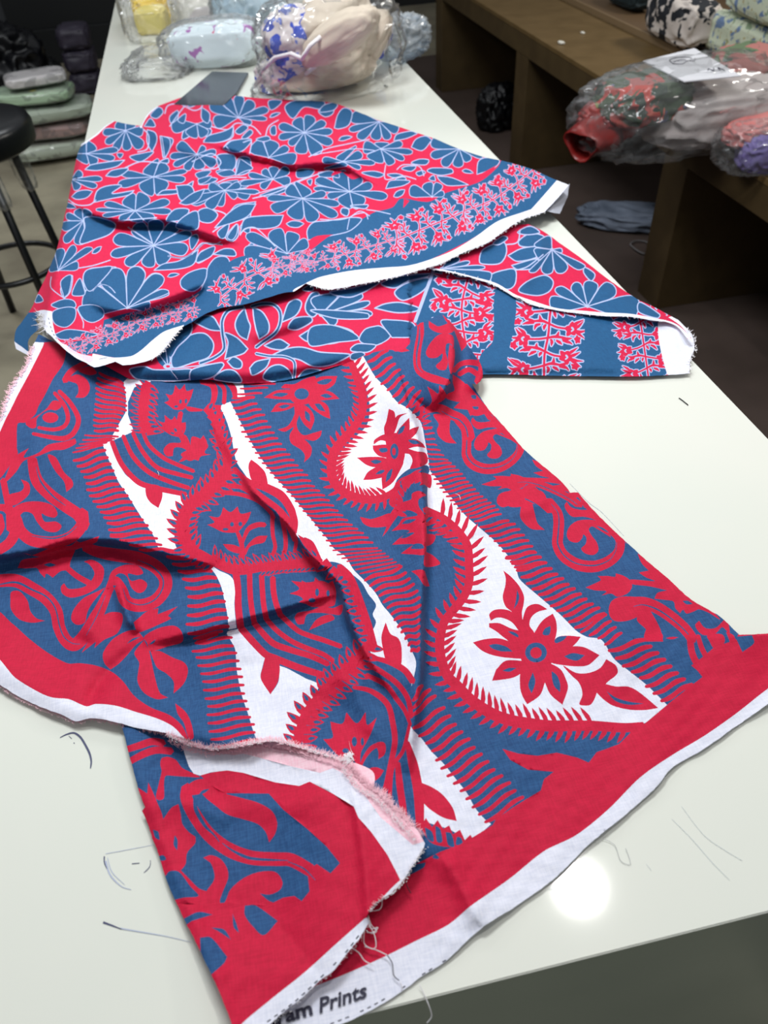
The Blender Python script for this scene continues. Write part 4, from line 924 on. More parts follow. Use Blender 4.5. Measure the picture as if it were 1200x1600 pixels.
PF = '''\
@ 380 1160 4
Q R | -270,205 -180,185 -100,175 0,190 200,250 350,272 415,245 560,320 690,400 720,470 800,560 900,700 965,825 1200,900 1200,2400 -900,2400 -620,1160 -480,1000 -300,1010 -200,1010 -100,1000 0,1010 150,1020 250,970 320,960 365,992 415,930 400,800 460,760 545,818 605,755 520,650 400,540 250,420 160,320 0,318 -110,318 -200,270
@ 180 1120 4
S R 40 46 46 | 70,205 150,180 230,155 300,165
S R 40 46 46 | 80,285 180,232 260,208 350,215
P R | 290,260 330,250 380,270 420,320 530,375 450,375 370,370 315,370 305,420 303,510 255,510 272,420 290,340 282,300
P R | 140,440! 200,480! 207,410! 240,480 260,530! 290,600 300,640! 350,570 395,545! 410,610 420,670 460,720 502,750! 500,790 450,850 440,920 410,960! 460,1010 520,1070 570,1090! 620,1010 600,920 550,880! 600,865 660,890 700,950 705,1010 670,1100 655,1160 700,1200 400,1280 350,1150! 430,1130 520,1120 470,1060 400,970 340,965 305,1000 200,1000 160,660 160,580
P B | 235,705! 270,720 278,770! 250,755
P B | 372,740! 390,770 388,835! 365,800
P B | 262,875! 300,865 318,890 290,900
S R 70 84 86 90 88 84 80 | 450,440 445,510 500,620 590,740 710,830 850,880 1000,890 1100,895 1220,960
S B 4 26 24 14 5 | 490,490 505,580 560,680 620,740 650,780
S B 4 20 16 4 | 670,790 740,840 850,885 1080,898
P R | 410,490 450,430 520,390 600,400 680,460 700,500 620,480 560,480 480,490
P R | 540,470 600,470 680,480 800,510 900,540 980,590 1012,660 1000,730 962,785! 940,720 890,670 800,640 700,610 620,550 570,510
P B | 520,490! 545,460 590,450! 560,475
P R | 640,1230 690,1150 720,1080 800,1010 900,970 1000,970 1045,1030 1030,1080 970,1110 905,1105! 960,1150 1010,1160 1050,1130 1130,1130 1160,1150! 1300,1250 1000,1400 640,1400
@ 0 1000 2
P B | 765,830! 800,830 868,878! 825,922 790,895 765,860
P B | 625,930! 660,930 710,990! 700,1010 655,1050! 630,1000
P B | 575,870! 620,850 665,858! 600,878 580,890
P B | 660,898! 700,905 722,937! 690,915
P B | 727,855! 740,890 747,915! 730,897
@ 180 1120 4
S B 4 10 4 | 1080,905 1180,950 1250,1020
@ 380 1160 4
Q W | -400,-50 -380,0 -370,60 -340,150 -310,195 -270,207 -200,187 -100,175 0,190 200,250 350,272 415,245 560,320 690,400 720,470 800,560 900,700 965,825 1000,900 1300,700 1100,600 900,400 560,100
Q P | -420,-50 -400,-10 -370,15 -200,60 -60,80 0,70 100,95 300,150 480,190 560,160 640,200 680,270 760,330 860,470 920,520 1060,640 1200,600 900,300 560,0
@ 0 1000 2
P W | 720,1260 750,1205 850,1120 950,1040 1050,950 1140,870! 1160,860 1200,800 1270,740 1300,780 1200,1300
@ 380 1400 3.158
DASH 15 24 7 | 118,622 256,520 390,395 500,285 570,195'''
polyB = parse(PB)
patch('draped_sheet', cb, OUT_B, hB, 4.0, polyB, 1, CLOTH, rough=.25)
def hF(P):
    h = .0042 + waves(P, .0012, 150, 11) + waves(P, .0005, 40, 12)
    R = lambda *a, **k: ridge(P, *a, **k)
    h = h + R([(225, 1262), (300, 1255), (360, 1290)], .008, 20, 30)
    h = h + R([(252, 1160), (290, 1200), (320, 1235), (360, 1250)], -.003, 20, 20)
    h = h + R([(545, 1215), (555, 1262), (566, 1330), (573, 1400), (574, 1430)], .006, 20, 6, e1=0)
    h = h + R([(340, 1235), (430, 1260), (520, 1240)], .005, 16, 26)
    h = h + R([(200, 1150), (240, 1280), (330, 1500), (360, 1600)], .006, 22, 22, e0=0, e1=0)
    k = np.clip((P[:, 0] - 400) / 130, 0, 1); k = k * k * (3 - 2 * k); k2 = np.clip((P[:, 1] - 1420) / 100, 0, 1) * np.clip((560 - P[:, 0]) / 80, 0, 1)
    h = h + .013 * np.maximum(k * (1 - .2 * k2), .75 * k2)
    return np.maximum(h, .0025)
OUT_F = '''186,1120! 196,1155 202,1180 207,1197 217,1235 227,1261! 222,1267! 229,1282 240,1315 247,1332 262,1380 285,1430 305,1470 325,1512 345,1555 372,1625! 385,1640 410,1612 441,1583 474,1557 502,1530 520,1518 545,1486 560,1468 577,1441! 573,1432! 577,1423 590,1408 612,1395 630,1375 645,1352 662,1324! 664,1318! 656,1303 640,1283 620,1263 595,1240 570,1222 552,1202 545,1190 475,1165 420,1150 330,1160 260,1138'''
patch('turned_back_flap', cb, OUT_F, hF, 5.0, parse(PF), 1, CLOTH, rough=.25)
# frayed edges
def fringe(name, parent, line, h, n, ln, m, side=1, spread=.5, thick=.8, lift=.0008, jit=2.0):
    c = resample(line, n); t = np.gradient(c, axis=0); t /= np.linalg.norm(t, axis=1)[:, None]; V = []; F = []
    P = []; H = []
    for i in range(n):
        nn = np.array([-t[i][1], t[i][0]]) * side; a = random.gauss(0, spread); d = nn * math.cos(a) + t[i] * math.sin(a)
        l = ln * random.uniform(.35, 1.15); p = c[i] + np.array([random.gauss(0, jit), random.gauss(0, jit * .5)]) - nn * 2; bend = t[i] * random.gauss(0, .35) * l
        q = [p, p + d * l * .5 + bend * .25, p + d * l + bend]; sd = np.array([-d[1], d[0]]) * thick / 2
        b = len(P)
        for k, w_ in ((0, 1), (1, .8), (2, .25)):
            P += [q[k] - sd * w_, q[k] + sd * w_]; H += [k * .0006 + random.uniform(0, lift)] * 2
        F += [(b, b + 2, b + 3, b + 1), (b + 2, b + 4, b + 5, b + 3)]
    P = np.array(P); hh = h(P) if callable(h) else np.full(len(P), h); W = at_many(P, hh + np.array(H))
    return tag(mesh(name, W.tolist(), F, m, parent), kind='stuff')
e1 = [(0, 1070), (25, 1086), (62, 1104), (100, 1118), (118, 1127), (140, 1122), (160, 1124), (190, 1131), (212, 1137), (240, 1142), (262, 1146), (290, 1154)]
e2 = [(262, 1146), (290, 1160), (332, 1168), (380, 1162), (420, 1156), (445, 1159), (475, 1168), (515, 1180), (545, 1190)]
e3 = [(545, 1192), (552, 1204), (570, 1224), (595, 1240), (620, 1265), (640, 1285), (656, 1305)]
zB = lambda P: hB(P) + .0005
fringe('frayed_edge', cb, e1, lambda P: np.clip(hB(P) * .6, .002, .05), 700, 7, m_pthread, 1, .5, .9)
fringe('frayed_edge', cb, e2, lambda P: hB(P) + .001, 900, 9, m_pthread, -1, .7, .9)
fringe('frayed_edge', cb, [(x + 1, y + 9) for x, y in e2], lambda P: hF(P) + .003, 500, 9, m_pthread, -1, .9, .7)
fringe('frayed_edge', cb, [(x - 7, y + 5) for x, y in e3], lambda P: hF(P) + .002, 300, 11, m_pthread, 1, .9, .7)
fringe('frayed_edge', cb, [(x - 9, y + 7) for x, y in e3], lambda P: hF(P) + .0025, 200, 9, m_thread, -1, .9, .6)
fringe('frayed_edge', cb, e2, lambda P: hB(P) + .0015, 300, 6, m_thread, -1, .9, .7)
fringe('frayed_edge', cb, e3, lambda P: hB(P) + .001, 500, 12, m_pthread, -1, .6, .9)
fringe('frayed_edge', cb, [(545, 1192), (549, 1178), (538, 1182)], lambda P: hB(P) + .002, 90, 12, m_thread, -1, .5, .8)
fringe('frayed_edge', cb, [(662, 1324), (645, 1352), (630, 1375), (612, 1395), (590, 1408), (577, 1423)], lambda P: hF(P) + .001, 160, 6, m_thread, 1, .8, .8)
fringe('frayed_edge', cb, [(577, 1441), (560, 1468), (518, 1517), (474, 1557), (410, 1612)], lambda P: hF(P) + .001, 120, 3.5, m_thread, 1, .8, .7)
fringe('frayed_edge', cb, [(1230, 1068), (1150, 1135), (1050, 1200), (975, 1275), (850, 1385), (750, 1450), (695, 1500)], .0015, 260, 2.6, m_thread, 1, .6, .6)
fringe('frayed_edge', cb, [(52, 540), (40, 572), (15, 610), (0, 655)], lambda P: hB(P) + .001, 200, 7, m_pthread, 1, .5, .9)
def thread(pts, hs, m=m_thread, r=.00035, name='loose_thread'):
    c = spline(pts, False, 3.0); h = np.interp(np.linspace(0, 1, len(c)), np.linspace(0, 1, len(hs)), hs)
    W = at_many(c, h); return tube(name, list(W), r, m, cb, n=4)
def T(ox, oy, s, pts): return [(ox + x / s, oy + y / s) for x, y in pts]
thread(T(380, 1400, 3.158, [(615, 100), (628, 150), (650, 200), (655, 250), (640, 262), (600, 240), (595, 200), (600, 150)]), [.012, .009, .008])
thread(T(380, 1400, 3.158, [(530, 252), (570, 280), (600, 320), (640, 340)]), [.009, .007])
thread(T(380, 1400, 3.158, [(610, 110), (630, 160), (665, 155), (640, 180), (610, 178)]), [.012, .009])
thread(T(380, 1400, 3.158, [(600, 250), (660, 268), (710, 292)]), [.008, .007])
thread(T(380, 1400, 3.158, [(710, 292), (735, 330), (742, 390), (770, 418)]), [.007, .006], m_bthread)
thread(T(380, 1400, 3.158, [(775, 425), (785, 450), (780, 470)]), [.006, .004])
thread(T(380, 1400, 3.158, [(870, 440), (900, 500), (930, 590), (905, 628)]), [.004, .001, -.01])
thread(T(380, 1400, 3.158, [(357, 215), (370, 228), (420, 225), (435, 245), (445, 300)]), [.009, .008])
thread(T(380, 1400, 3.158, [(220, 328), (212, 370), (178, 395)]), [.009, .008])
thread(T(380, 1160, 4, [(1015, 850), (1025, 900), (1048, 942)]), [.012, .008], m_bthread)
thread(T(380, 1160, 4, [(860, 960), (868, 1010), (850, 1045), (790, 1055)]), [.012, .009])
thread(T(380, 1160, 4, [(780, 1080), (800, 1140), (835, 1180), (800, 1195)]), [.012, .009])
thread(T(480, 960, 4, [(695, 325), (715, 310), (722, 295)]), [.012, .012]); thread(T(620, 600, 4, [(365, 685), (390, 695), (398, 722)]), [.012, .012])
thread(T(0, 760, 4, [(738, 212), (760, 198), (788, 183)]), [.012, .012]); thread(T(0, 540, 4, [(985, 785), (992, 800), (992, 812)]), [.012, .012])
thread(T(600, 1000, 2, [(680, 620), (720, 640), (740, 690), (770, 700), (755, 650)]), [.002, .001, .001], mat('grey thread', (190, 192, 196), .8), .0002)
# maker's lettering on the selvage
def text_on(txt, p0, p1, size_px, hfun, m, parent, shear=0.25, name='lettering', bold=0.0, lift=.0012):
    cu = bpy.data.curves.new(name, 'FONT'); cu.body = txt; cu.shear = shear; cu.offset = bold; cu.resolution_u = 3
    o = bpy.data.objects.new('tmp', cu); COL.objects.link(o); dg = bpy.context.evaluated_depsgraph_get(); me = bpy.data.meshes.new_from_object(o.evaluated_get(dg))
    bpy.data.objects.remove(o); V = np.array([v.co[:2] for v in me.vertices]); F = [tuple(p.vertices) for p in me.polygons]
    wdt = V[:, 0].max() - V[:, 0].min(); p0 = np.array(p0, float); p1 = np.array(p1, float); u = (p1 - p0) / wdt; n = np.array([u[1], -u[0]]); n /= np.linalg.norm(n)
    P = p0 + (V[:, :1] - V[:, 0].min()) * u + V[:, 1:2] * n * size_px
    return mesh(name, at_many(P, hfun(P) + lift).tolist(), F, m, parent)
text_on('Prints', (499, 1583), (577, 1556), 32, lambda P: hB(P), m_ink, cb, .35, 'lettering', .022)
text_on('aram', (418, 1606), (490, 1584), 31, lambda P: hB(P), m_ink, cb, .12, 'lettering', .03)
# ------------------------------------------------------------------ the flowered cloth behind
OUT_A = '''127,225! 150,210 163,198 177,189! 200,194 221,197! 224,190 232,177 245,167 265,159 285,152 307,149 340,149 370,150 400,153 432,155 470,157 517,160 547,170 570,179 590,187 635,202 680,217 715,232 755,245 788,252 830,264 861,278! 889,289! 872,309 851,331! 812,345 781,366 760,380 725,394 690,411 655,422 620,432 567,443 515,452 487,446! 478,443! 460,455 445,457 415,466 380,476 350,480 322,490 302,502 285,511! 272,525 257,545 240,560 215,568 192,571! 180,565! 165,570 147,574 135,567 120,560 100,545 82,527 70,515 65,490! 55,500 62,512 45,530 45,556! 25,545! 22,532! 25,515 35,502 50,480 60,457 72,432 80,412 87,395 95,365 100,340 105,320 112,285 120,245'''
def hA(P):
    h = .030 + waves(P, .0035, 120, 21, .4) + waves(P, .0008, 40, 22)
    R = lambda *a, **k: ridge(P, *a, **k)
    h = h + R([(300, 212), (345, 228), (385, 240), (420, 248), (450, 256), (480, 256), (520, 254), (545, 262), (570, 278), (600, 292)], .022, 30, 4.5)
    h = h + R([(330, 222), (400, 240), (470, 252), (540, 258), (600, 288)], -.006, 6, 14)
    h = h + R([(222, 198), (260, 220), (320, 245), (370, 256)], .016, 22, 10)
    h = h + R([(102, 318), (128, 324), (150, 336), (200, 345), (255, 343), (285, 352), (315, 362), (352, 374), (390, 380)], .020, 34, 4.5)
    h = h + R([(105, 322), (150, 342), (200, 352), (290, 360), (350, 382)], -.006, 6, 12)
    h = h + R([(130, 465), (160, 478), (185, 484), (220, 478), (270, 462), (320, 440), (345, 425)], .018, 26, 9)
    h = h + R([(135, 478), (180, 495), (230, 488), (290, 468), (340, 448)], -.008, 8, 20)
    h = h + R([(320, 395), (330, 420), (320, 450)], -.008, 25, 20)
    h = h + R([(480, 452), (420, 440), (370, 400), (330, 385)], .006, 30, 30)
    h = h + R([(480, 240), (530, 225), (590, 232), (640, 255)], .012, 26, 20)
    h = h + R([(740, 290), (790, 312), (830, 328)], .006, 14, 8)
    h = h + R([(610, 310), (680, 300), (740, 280)], .006, 20, 20)
    h = h + R([(150, 572), (240, 560), (285, 511)], .004, 20, 20, e0=0, e1=0)
    h = h + R([(60, 457), (45, 490), (30, 520)], -.012, 30, 60, e0=0, e1=0)
    e = P[:, 0] - (181 - .22 * P[:, 1])        # picture px inside the counter's left edge
    h = np.where(e < 0, np.maximum(h * np.exp(e / 12.) + e * .0009, -.05), h)
    far = np.clip((P[:, 1] - 150) / 50, .25, 1)
    return np.where(h > 0, h * far, h)
ca = empty('flowered_cloth', tuple(at(450, 400, TOP)), label='blue and raspberry cotton cloth printed with outlined daisies, spread behind', cat='cloth')
PA = '''\
@ 480 240 2.857
P B | -60,440 0,440 110,360 230,300 300,262 380,240 420,200 540,215 620,175 700,150 780,120 850,60 880,20 1000,50 1120,100 1000,255 850,310 700,400 450,510 200,540 -60,580
@ 90 180 4
D 4 425,95 | 290,110 305,170 360,215 430,215 520,200 530,90 480,50 370,50
D 4 180,240 | 130,190 230,190 370,220 350,265 240,300 150,290
D 4 600,385 | 410,370 390,425 530,468 680,450 790,395 800,350 690,328 550,332
D 4 870,245 | 710,260 730,310 800,335 880,335 985,300 985,225 920,200 750,195
D 4 485,597 | 250,590 300,560 420,525 560,510 690,545 700,600 600,645 470,660 390,650 290,625
D 4 160,660 | 60,620 30,700 50,790 120,800 200,600 110,600
G B 5.8 | 170,640 260,640 360,680 330,740 230,780 140,800 170,700
D 5 598,815 | 490,690 620,660 750,690 825,740 805,830 670,920 560,942 430,925 345,870 360,780
D 5 440,1190 | 350,985 510,960 640,1010 685,1120 560,1180 180,1140
D 4 1050,465 | 840,540 900,490 960,430 1040,420 1190,430 1200,480 1000,560
D 4 85,400 | 150,360 270,400 240,440 130,460
G B 5.0 | 170,340! 210,310 330,290 420,280! 370,320 250,345
G B 5.0 | 300,380! 340,345 440,330 420,360 370,385
G B 5.0 | 620,500! 660,470 760,460 850,410! 830,460 740,490
G B 5.0 | 225,545! 250,470 320,440 400,440 340,490 480,470! 440,500 340,520
G B 5.0 | 600,970! 660,930 760,910 880,840! 850,930 760,960
G B 5.0 | 780,1080 770,1030 830,980 930,960 920,1040 850,1100
G B 4.3 | 830,760 870,745 880,780 840,840 825,800
G B 5.0 | 870,900 900,850 980,830 940,890 880,925
G B 5.0 | 160,1010 200,960 300,950 370,955 320,1020 210,1100 170,1090
G B 5.0 | 100,1100 140,1030 170,1100 120,1125
G B 5.0 | 20,1080 90,1000 80,1100 40,1140
G B 5.0 | 560,90! 610,110 620,160 590,230! 560,170
G B 5.0 | 640,130! 720,150 700,210 660,270! 650,200
G B 5.0 | 780,150 800,80 880,70 960,90 940,130 860,120
G B 5.0 | 910,160! 960,130 1060,110 1100,70! 1090,140 1000,170
G B 5.0 | 1030,210! 1080,160 1180,160 1150,210 1100,230
G B 5.0 | 1000,250 1100,250 1110,320 1050,370 1010,330
G B 5.0 | 1130,270 1200,270 1200,350 1120,370
G B 5.0 | 640,290 690,270 690,300
G B 5.0 | 740,440! 830,440 850,500 770,530
G B 5.0 | 730,590 820,590 780,650 680,660
G B 5.0 | 880,600 940,580 1000,620 960,670 890,660
G B 5.0 | 1080,620 1190,560 1200,640 1100,660 1000,700
G B 5.0 | 740,700 780,640 870,600 880,700 830,720
G B 5.0 | 1050,760 1120,680 1130,750 1090,790
G B 4.3 | 1140,700 1190,660 1200,740
G B 4.3 | 1190,820 1220,800 1240,860 1200,880
G B 4.3 | 450,260 520,240 600,230 520,290
G B 3.6 | 370,240 410,240 390,270
G B 3.6 | 860,370 900,350 960,350 900,400
G B 3.6 | 990,350 1060,340 1100,360 1040,385
G B 4.3 | 880,430 940,390 1000,400 940,430
S L 8.6 8.6 | 440,700 500,740 590,800
S L 8.6 8.6 8.6 | 690,880 790,890 880,830 920,800 1030,810
S B 4 4 4 | 690,880 790,890 880,830 920,800 1030,810
S L 8.6 8.6 8.6 8.6 | 380,1110 310,1060 260,1070 220,1110
S L 6.5 6.5 6.5 | 100,960 220,940 330,905
S L 6.5 6.5 6.5 | 380,660 500,650 620,640
S L 7.2 7.2 7.2 | 840,290 960,240 1020,290 990,330 900,340
S L 7.2 7.2 7.2 | 540,90 570,130 560,210 500,230
S L 7.2 7.2 7.2 | 420,330 520,290 640,300
S L 6.5 6.5 6.5 | 60,520 120,560 200,560 240,530
S L 7.2 7.2 7.2 7.2 | 970,590 1050,620 1030,680 970,730
S L 6.5 6.5 6.5 | 1000,420 1080,390 1180,390
@ 220 140 4
D 4 610,175 | 440,100 530,50 610,42 700,80 790,130 780,185 690,205 460,195
D 4 350,215 | 200,240 310,290 410,280 440,220
D 4 1022,268 | 965,190 1070,170 1150,210 1190,260 1190,330 1120,388 980,390 930,340 870,300 870,230
D 4 800,425 | 700,350 840,330 920,370 965,410
D 4 825,560 | 680,530 630,590 750,605 930,570 920,500 830,485 760,510
D 4 525,630 | 430,600 520,585 620,600 730,640 600,665 410,720 320,700
G B 4.3 | 60,160 110,110 140,140 100,180
G B 4.3 | 20,230! 60,180 90,230
G B 4.3 | 180,170 230,130 230,180 190,210
G B 4.3 | 230,190 280,150 270,210
G B 4.3 | 290,70 350,45 350,90 300,110
G B 4.3 | 380,110! 430,150 420,210 380,180
G B 4.3 | 800,70 880,70 850,110 810,125
G B 4.3 | 900,110 960,70 1080,65 1150,80 1120,120 1020,110 950,180
G B 4.3 | 390,330! 420,290 520,260 580,230! 560,300 480,330
G B 4.3 | 530,350! 570,320 690,310 640,380 570,390
G B 4.3 | 590,260 640,220 670,240 620,280
G B 4.3 | 630,300 680,250 700,270 660,305
G B 4.3 | 810,240 840,225 845,280 815,280
G B 4.3 | 720,310 790,290 810,310 770,325
G B 4.3 | 1110,130 1200,110 1200,150 1150,170
G B 4.3 | 130,290! 180,310 180,370 150,430! 140,350
G B 4.3 | 620,430! 700,490 650,510 590,540!
G B 4.3 | 980,500 1080,500 1060,540 980,550
G B 4.3 | 1110,520 1200,510 1200,545 1120,545
G B 4.3 | 1090,590 1130,550 1200,590 1180,610
G B 4.3 | 240,710! 320,650 400,620! 360,690 290,720
G B 4.3 | 560,760! 600,720 720,700! 680,760 640,790
G B 3.6 | 740,660! 850,620 960,600! 900,640 800,670
G B 3.6 | 480,520 560,500 590,530 520,545
G B 3.6 | 360,560 440,540 420,570 370,590
S L 6.5 6.5 6.5 6.5 | 150,150 170,100 240,90 330,130 380,110 390,50
S L 6.5 6.5 6.5 | 180,230 260,120 300,80
S L 6.5 6.5 6.5 6.5 | 440,230 540,250 600,210 700,230 750,280
S L 6.5 6.5 6.5 | 640,330 690,320 680,400
S L 6.5 6.5 6.5 6.5 | 700,680 850,640 1000,570 1180,500
S L 5.0 5.0 5.0 | 720,650 900,600 1060,540
S L 6.5 6.5 6.5 | 860,190 800,230 780,290
@ 480 150 4
D 4 450,160 | 280,150 270,210 320,255 430,270 510,265 560,220
D 4 460,330 | 360,300 460,290 590,300 650,350 600,395 540,415 430,410
D 4 950,330 | 780,300 780,370 850,430 940,440 1020,395 1090,380
D 4 225,410 | 100,400 200,370 340,370 415,420 330,450 230,440
D 4 265,597 | 60,530 180,490 330,510 400,560 490,625 350,670 210,670 130,620 50,580
D 4 780,630 | 650,575 740,550 840,560 850,600
G B 4.3 | 80,100 160,90 190,60 170,40 100,60
G B 4.3 | 170,200! 190,120 230,75 280,100 260,180 200,205
G B 4.3 | 540,280! 560,240 650,220 690,235! 620,265
G B 4.3 | 650,320! 680,270 740,250 780,275! 720,340
G B 4.3 | 650,420 700,395 760,400 740,430
G B 4.3 | 750,470 780,450 900,455 910,480 830,495
G B 4.3 | 1060,490! 1070,410 1120,385 1200,400 1180,440 1120,470
G B 4.3 | 590,455 620,440 680,440 650,470
G B 4.3 | 500,490 560,485 600,500 540,510
G B 4.3 | 550,520 600,505 620,520 580,530
G B 4.3 | 680,480 720,465 740,480 700,500
G B 4.3 | 760,520 790,495 800,530
G B 4.3 | 340,480 420,470 480,490 440,510
G B 4.3 | 490,580! 520,530 640,530 600,560
G B 4.3 | 160,500 190,470 200,510
G B 4.3 | 0,530 30,520 20,560
G B 4.3 | 220,700 260,710 240,750 215,730
G B 4.3 | 270,690 360,680 350,700 290,700
G B 4.3 | 810,500! 900,510 1010,555! 880,560 830,530
S L 5.8 5.8 5.8 5.8 | 10,380 120,330 250,300 390,270
S L 5.0 5.0 5.0 | 20,370 150,350 300,330 420,340
S L 5.8 5.8 5.8 | 490,430 490,520 600,500 680,520
S L 5.8 5.8 5.8 | 560,460 600,430 700,440 730,500
S L 5.8 5.8 5.8 5.8 | 260,790 280,750 360,730 380,770
S L 5.8 5.8 5.8 | 370,710 440,720 520,738
P R | 1060,500! 1185,432! 1130,490 1080,510
P R | 600,700! 605,640! 640,655! 610,690
@ 300 260 4
D 4 690,200 | 590,150 730,142 830,170 910,235 900,300 770,332 640,322 500,250 480,200
D 4 595,545 | 350,435 500,410 660,430 710,460 340,520
G B 5.0 | 300,420! 330,330 430,310 572,305! 540,370 450,390 350,385
G B 5.0 | 140,385! 230,290 310,240 400,235! 350,310 260,350
G B 5.0 | 725,460! 720,400 760,350 850,340 980,320 1060,330 990,400 880,430
P R | 725,465! 780,435 885,425! 780,468
G B 5.0 | 160,410 230,360 210,440 180,450
G B 4.3 | 220,440 280,360 280,420 250,460
G B 5.0 | 930,290 940,260 980,270 970,310
G B 5.0 | 990,245 1100,240 1080,265
G B 5.0 | 130,550! 200,515 260,520 270,560
G B 5.0 | 30,600 50,540 140,500 120,560
G B 5.0 | 100,630 150,570 220,570 240,640 200,800 60,800 90,690
S L 5.8 5.8 5.8 5.8 | 300,430 330,390 400,385 520,500
S L 5.8 5.8 5.8 5.8 | 800,330 900,335 980,320 1050,280 1110,310
S L 5.0 5.0 | 970,395 985,320
S L 5.8 5.8 5.8 | 0,550 60,480 130,490 180,470
P R | 870,60! 880,40 930,30 1000,80 1060,70 1200,130! 1100,90 990,30
@ 20 340 4
D 5 715,565 | 630,330 780,320 930,380 965,470 850,530 450,515
D 4 285,330 | 310,200 380,180 490,200 400,280 230,320
G B 5.0 | 440,390 460,330 550,310 620,310 560,390 480,460
G B 4.3 | 300,400 365,360 350,470 320,500!
G B 4.3 | 370,480 390,420 420,380 440,430 450,480 400,490
G B 4.3 | 240,545 320,510 380,520 390,560 300,570
G B 4.3 | 140,530 160,480 190,520
G B 4.3 | 250,590 330,560 390,570 385,640 330,685 260,660
G B 4.3 | 410,560 500,545 560,570 565,620 500,655 440,630
G B 4.3 | 260,730! 340,700 450,710 540,730! 450,755 300,760
P B | 570,640! 700,600 900,560 1100,500 1200,440 1300,420 1240,700 1060,690 950,790 780,880 600,870 500,850 400,870 300,800 560,740 560,700
P B | 130,640 60,690 60,740 140,740 170,680
S L 5.8 5.8 5.8 5.8 | 500,460 540,420 600,430 640,470
S B 3 3 3 | 500,460 540,420 600,430
S L 5.8 5.8 5.8 | 240,370 240,440 330,510
S L 5.8 5.8 5.8 | 400,570 440,650 440,690
BAND 66 100 | 330,835 430,800 520,760 640,715 760,660 900,620 1080,580 1130,560
@ 240 380 4
P B | 380,340! 440,200 470,120 560,80 700,70 900,65 1200,30 1200,160 980,240 900,300 800,320 560,390 380,420
BAND 105 150 | 420,340 520,260 620,200 740,150
BAND 62 110 | 740,150 800,150 900,115 960,105
@ 480 240 2.857
BAND 42 70 | -70,495 0,488 60,478 120,465
BAND 66 78 | 120,462 230,430 330,400 410,380
BAND 92 86 | 400,385 470,355 560,318 640,285 700,258
BAND 82 76 | 700,256 760,235 830,205 890,165 950,120 1010,70
@ 0 0 1
FILL 1800 17 -.25 1.2 | 130,240 180,195 225,200 240,178 310,155 440,158 540,172 640,205 720,238 775,255 700,290 640,300 560,335 480,380 420,385 330,390 320,420 230,470 130,500 60,470 100,350
@ 0 0 1
S W 4 4 3 | 124,228 150,210 163,198 178,188
S W 3 4 2 | 220,199 224,189 232,177 246,166
@ 480 240 2.857
P W | 0,575! 60,550 200,522 350,508 450,500 550,472 650,432 750,372 850,302 960,262 1000,248! 1030,215 1115,118! 1200,110 1200,300 900,700 200,700 -60,620
@ 20 340 4
P W | 1070,670! 950,710 880,760 800,830 740,865 640,875 600,870 500,850! 490,890 480,905! 400,850 340,800 300,780 270,740 250,660 245,585! 170,580 -60,700 200,1000 900,1100
P P | 330,800! 420,850 500,870 480,905 400,860 350,830
S K 3 3 | 590,875 540,885
DASH 7 14 4 | 218,600 230,660 250,720 275,760
P B | -60,600! 165,590! 185,700 240,780 160,760 140,860 60,810 0,760
P W | -10,765! 30,795 80,830 140,860 100,930 -40,860'''
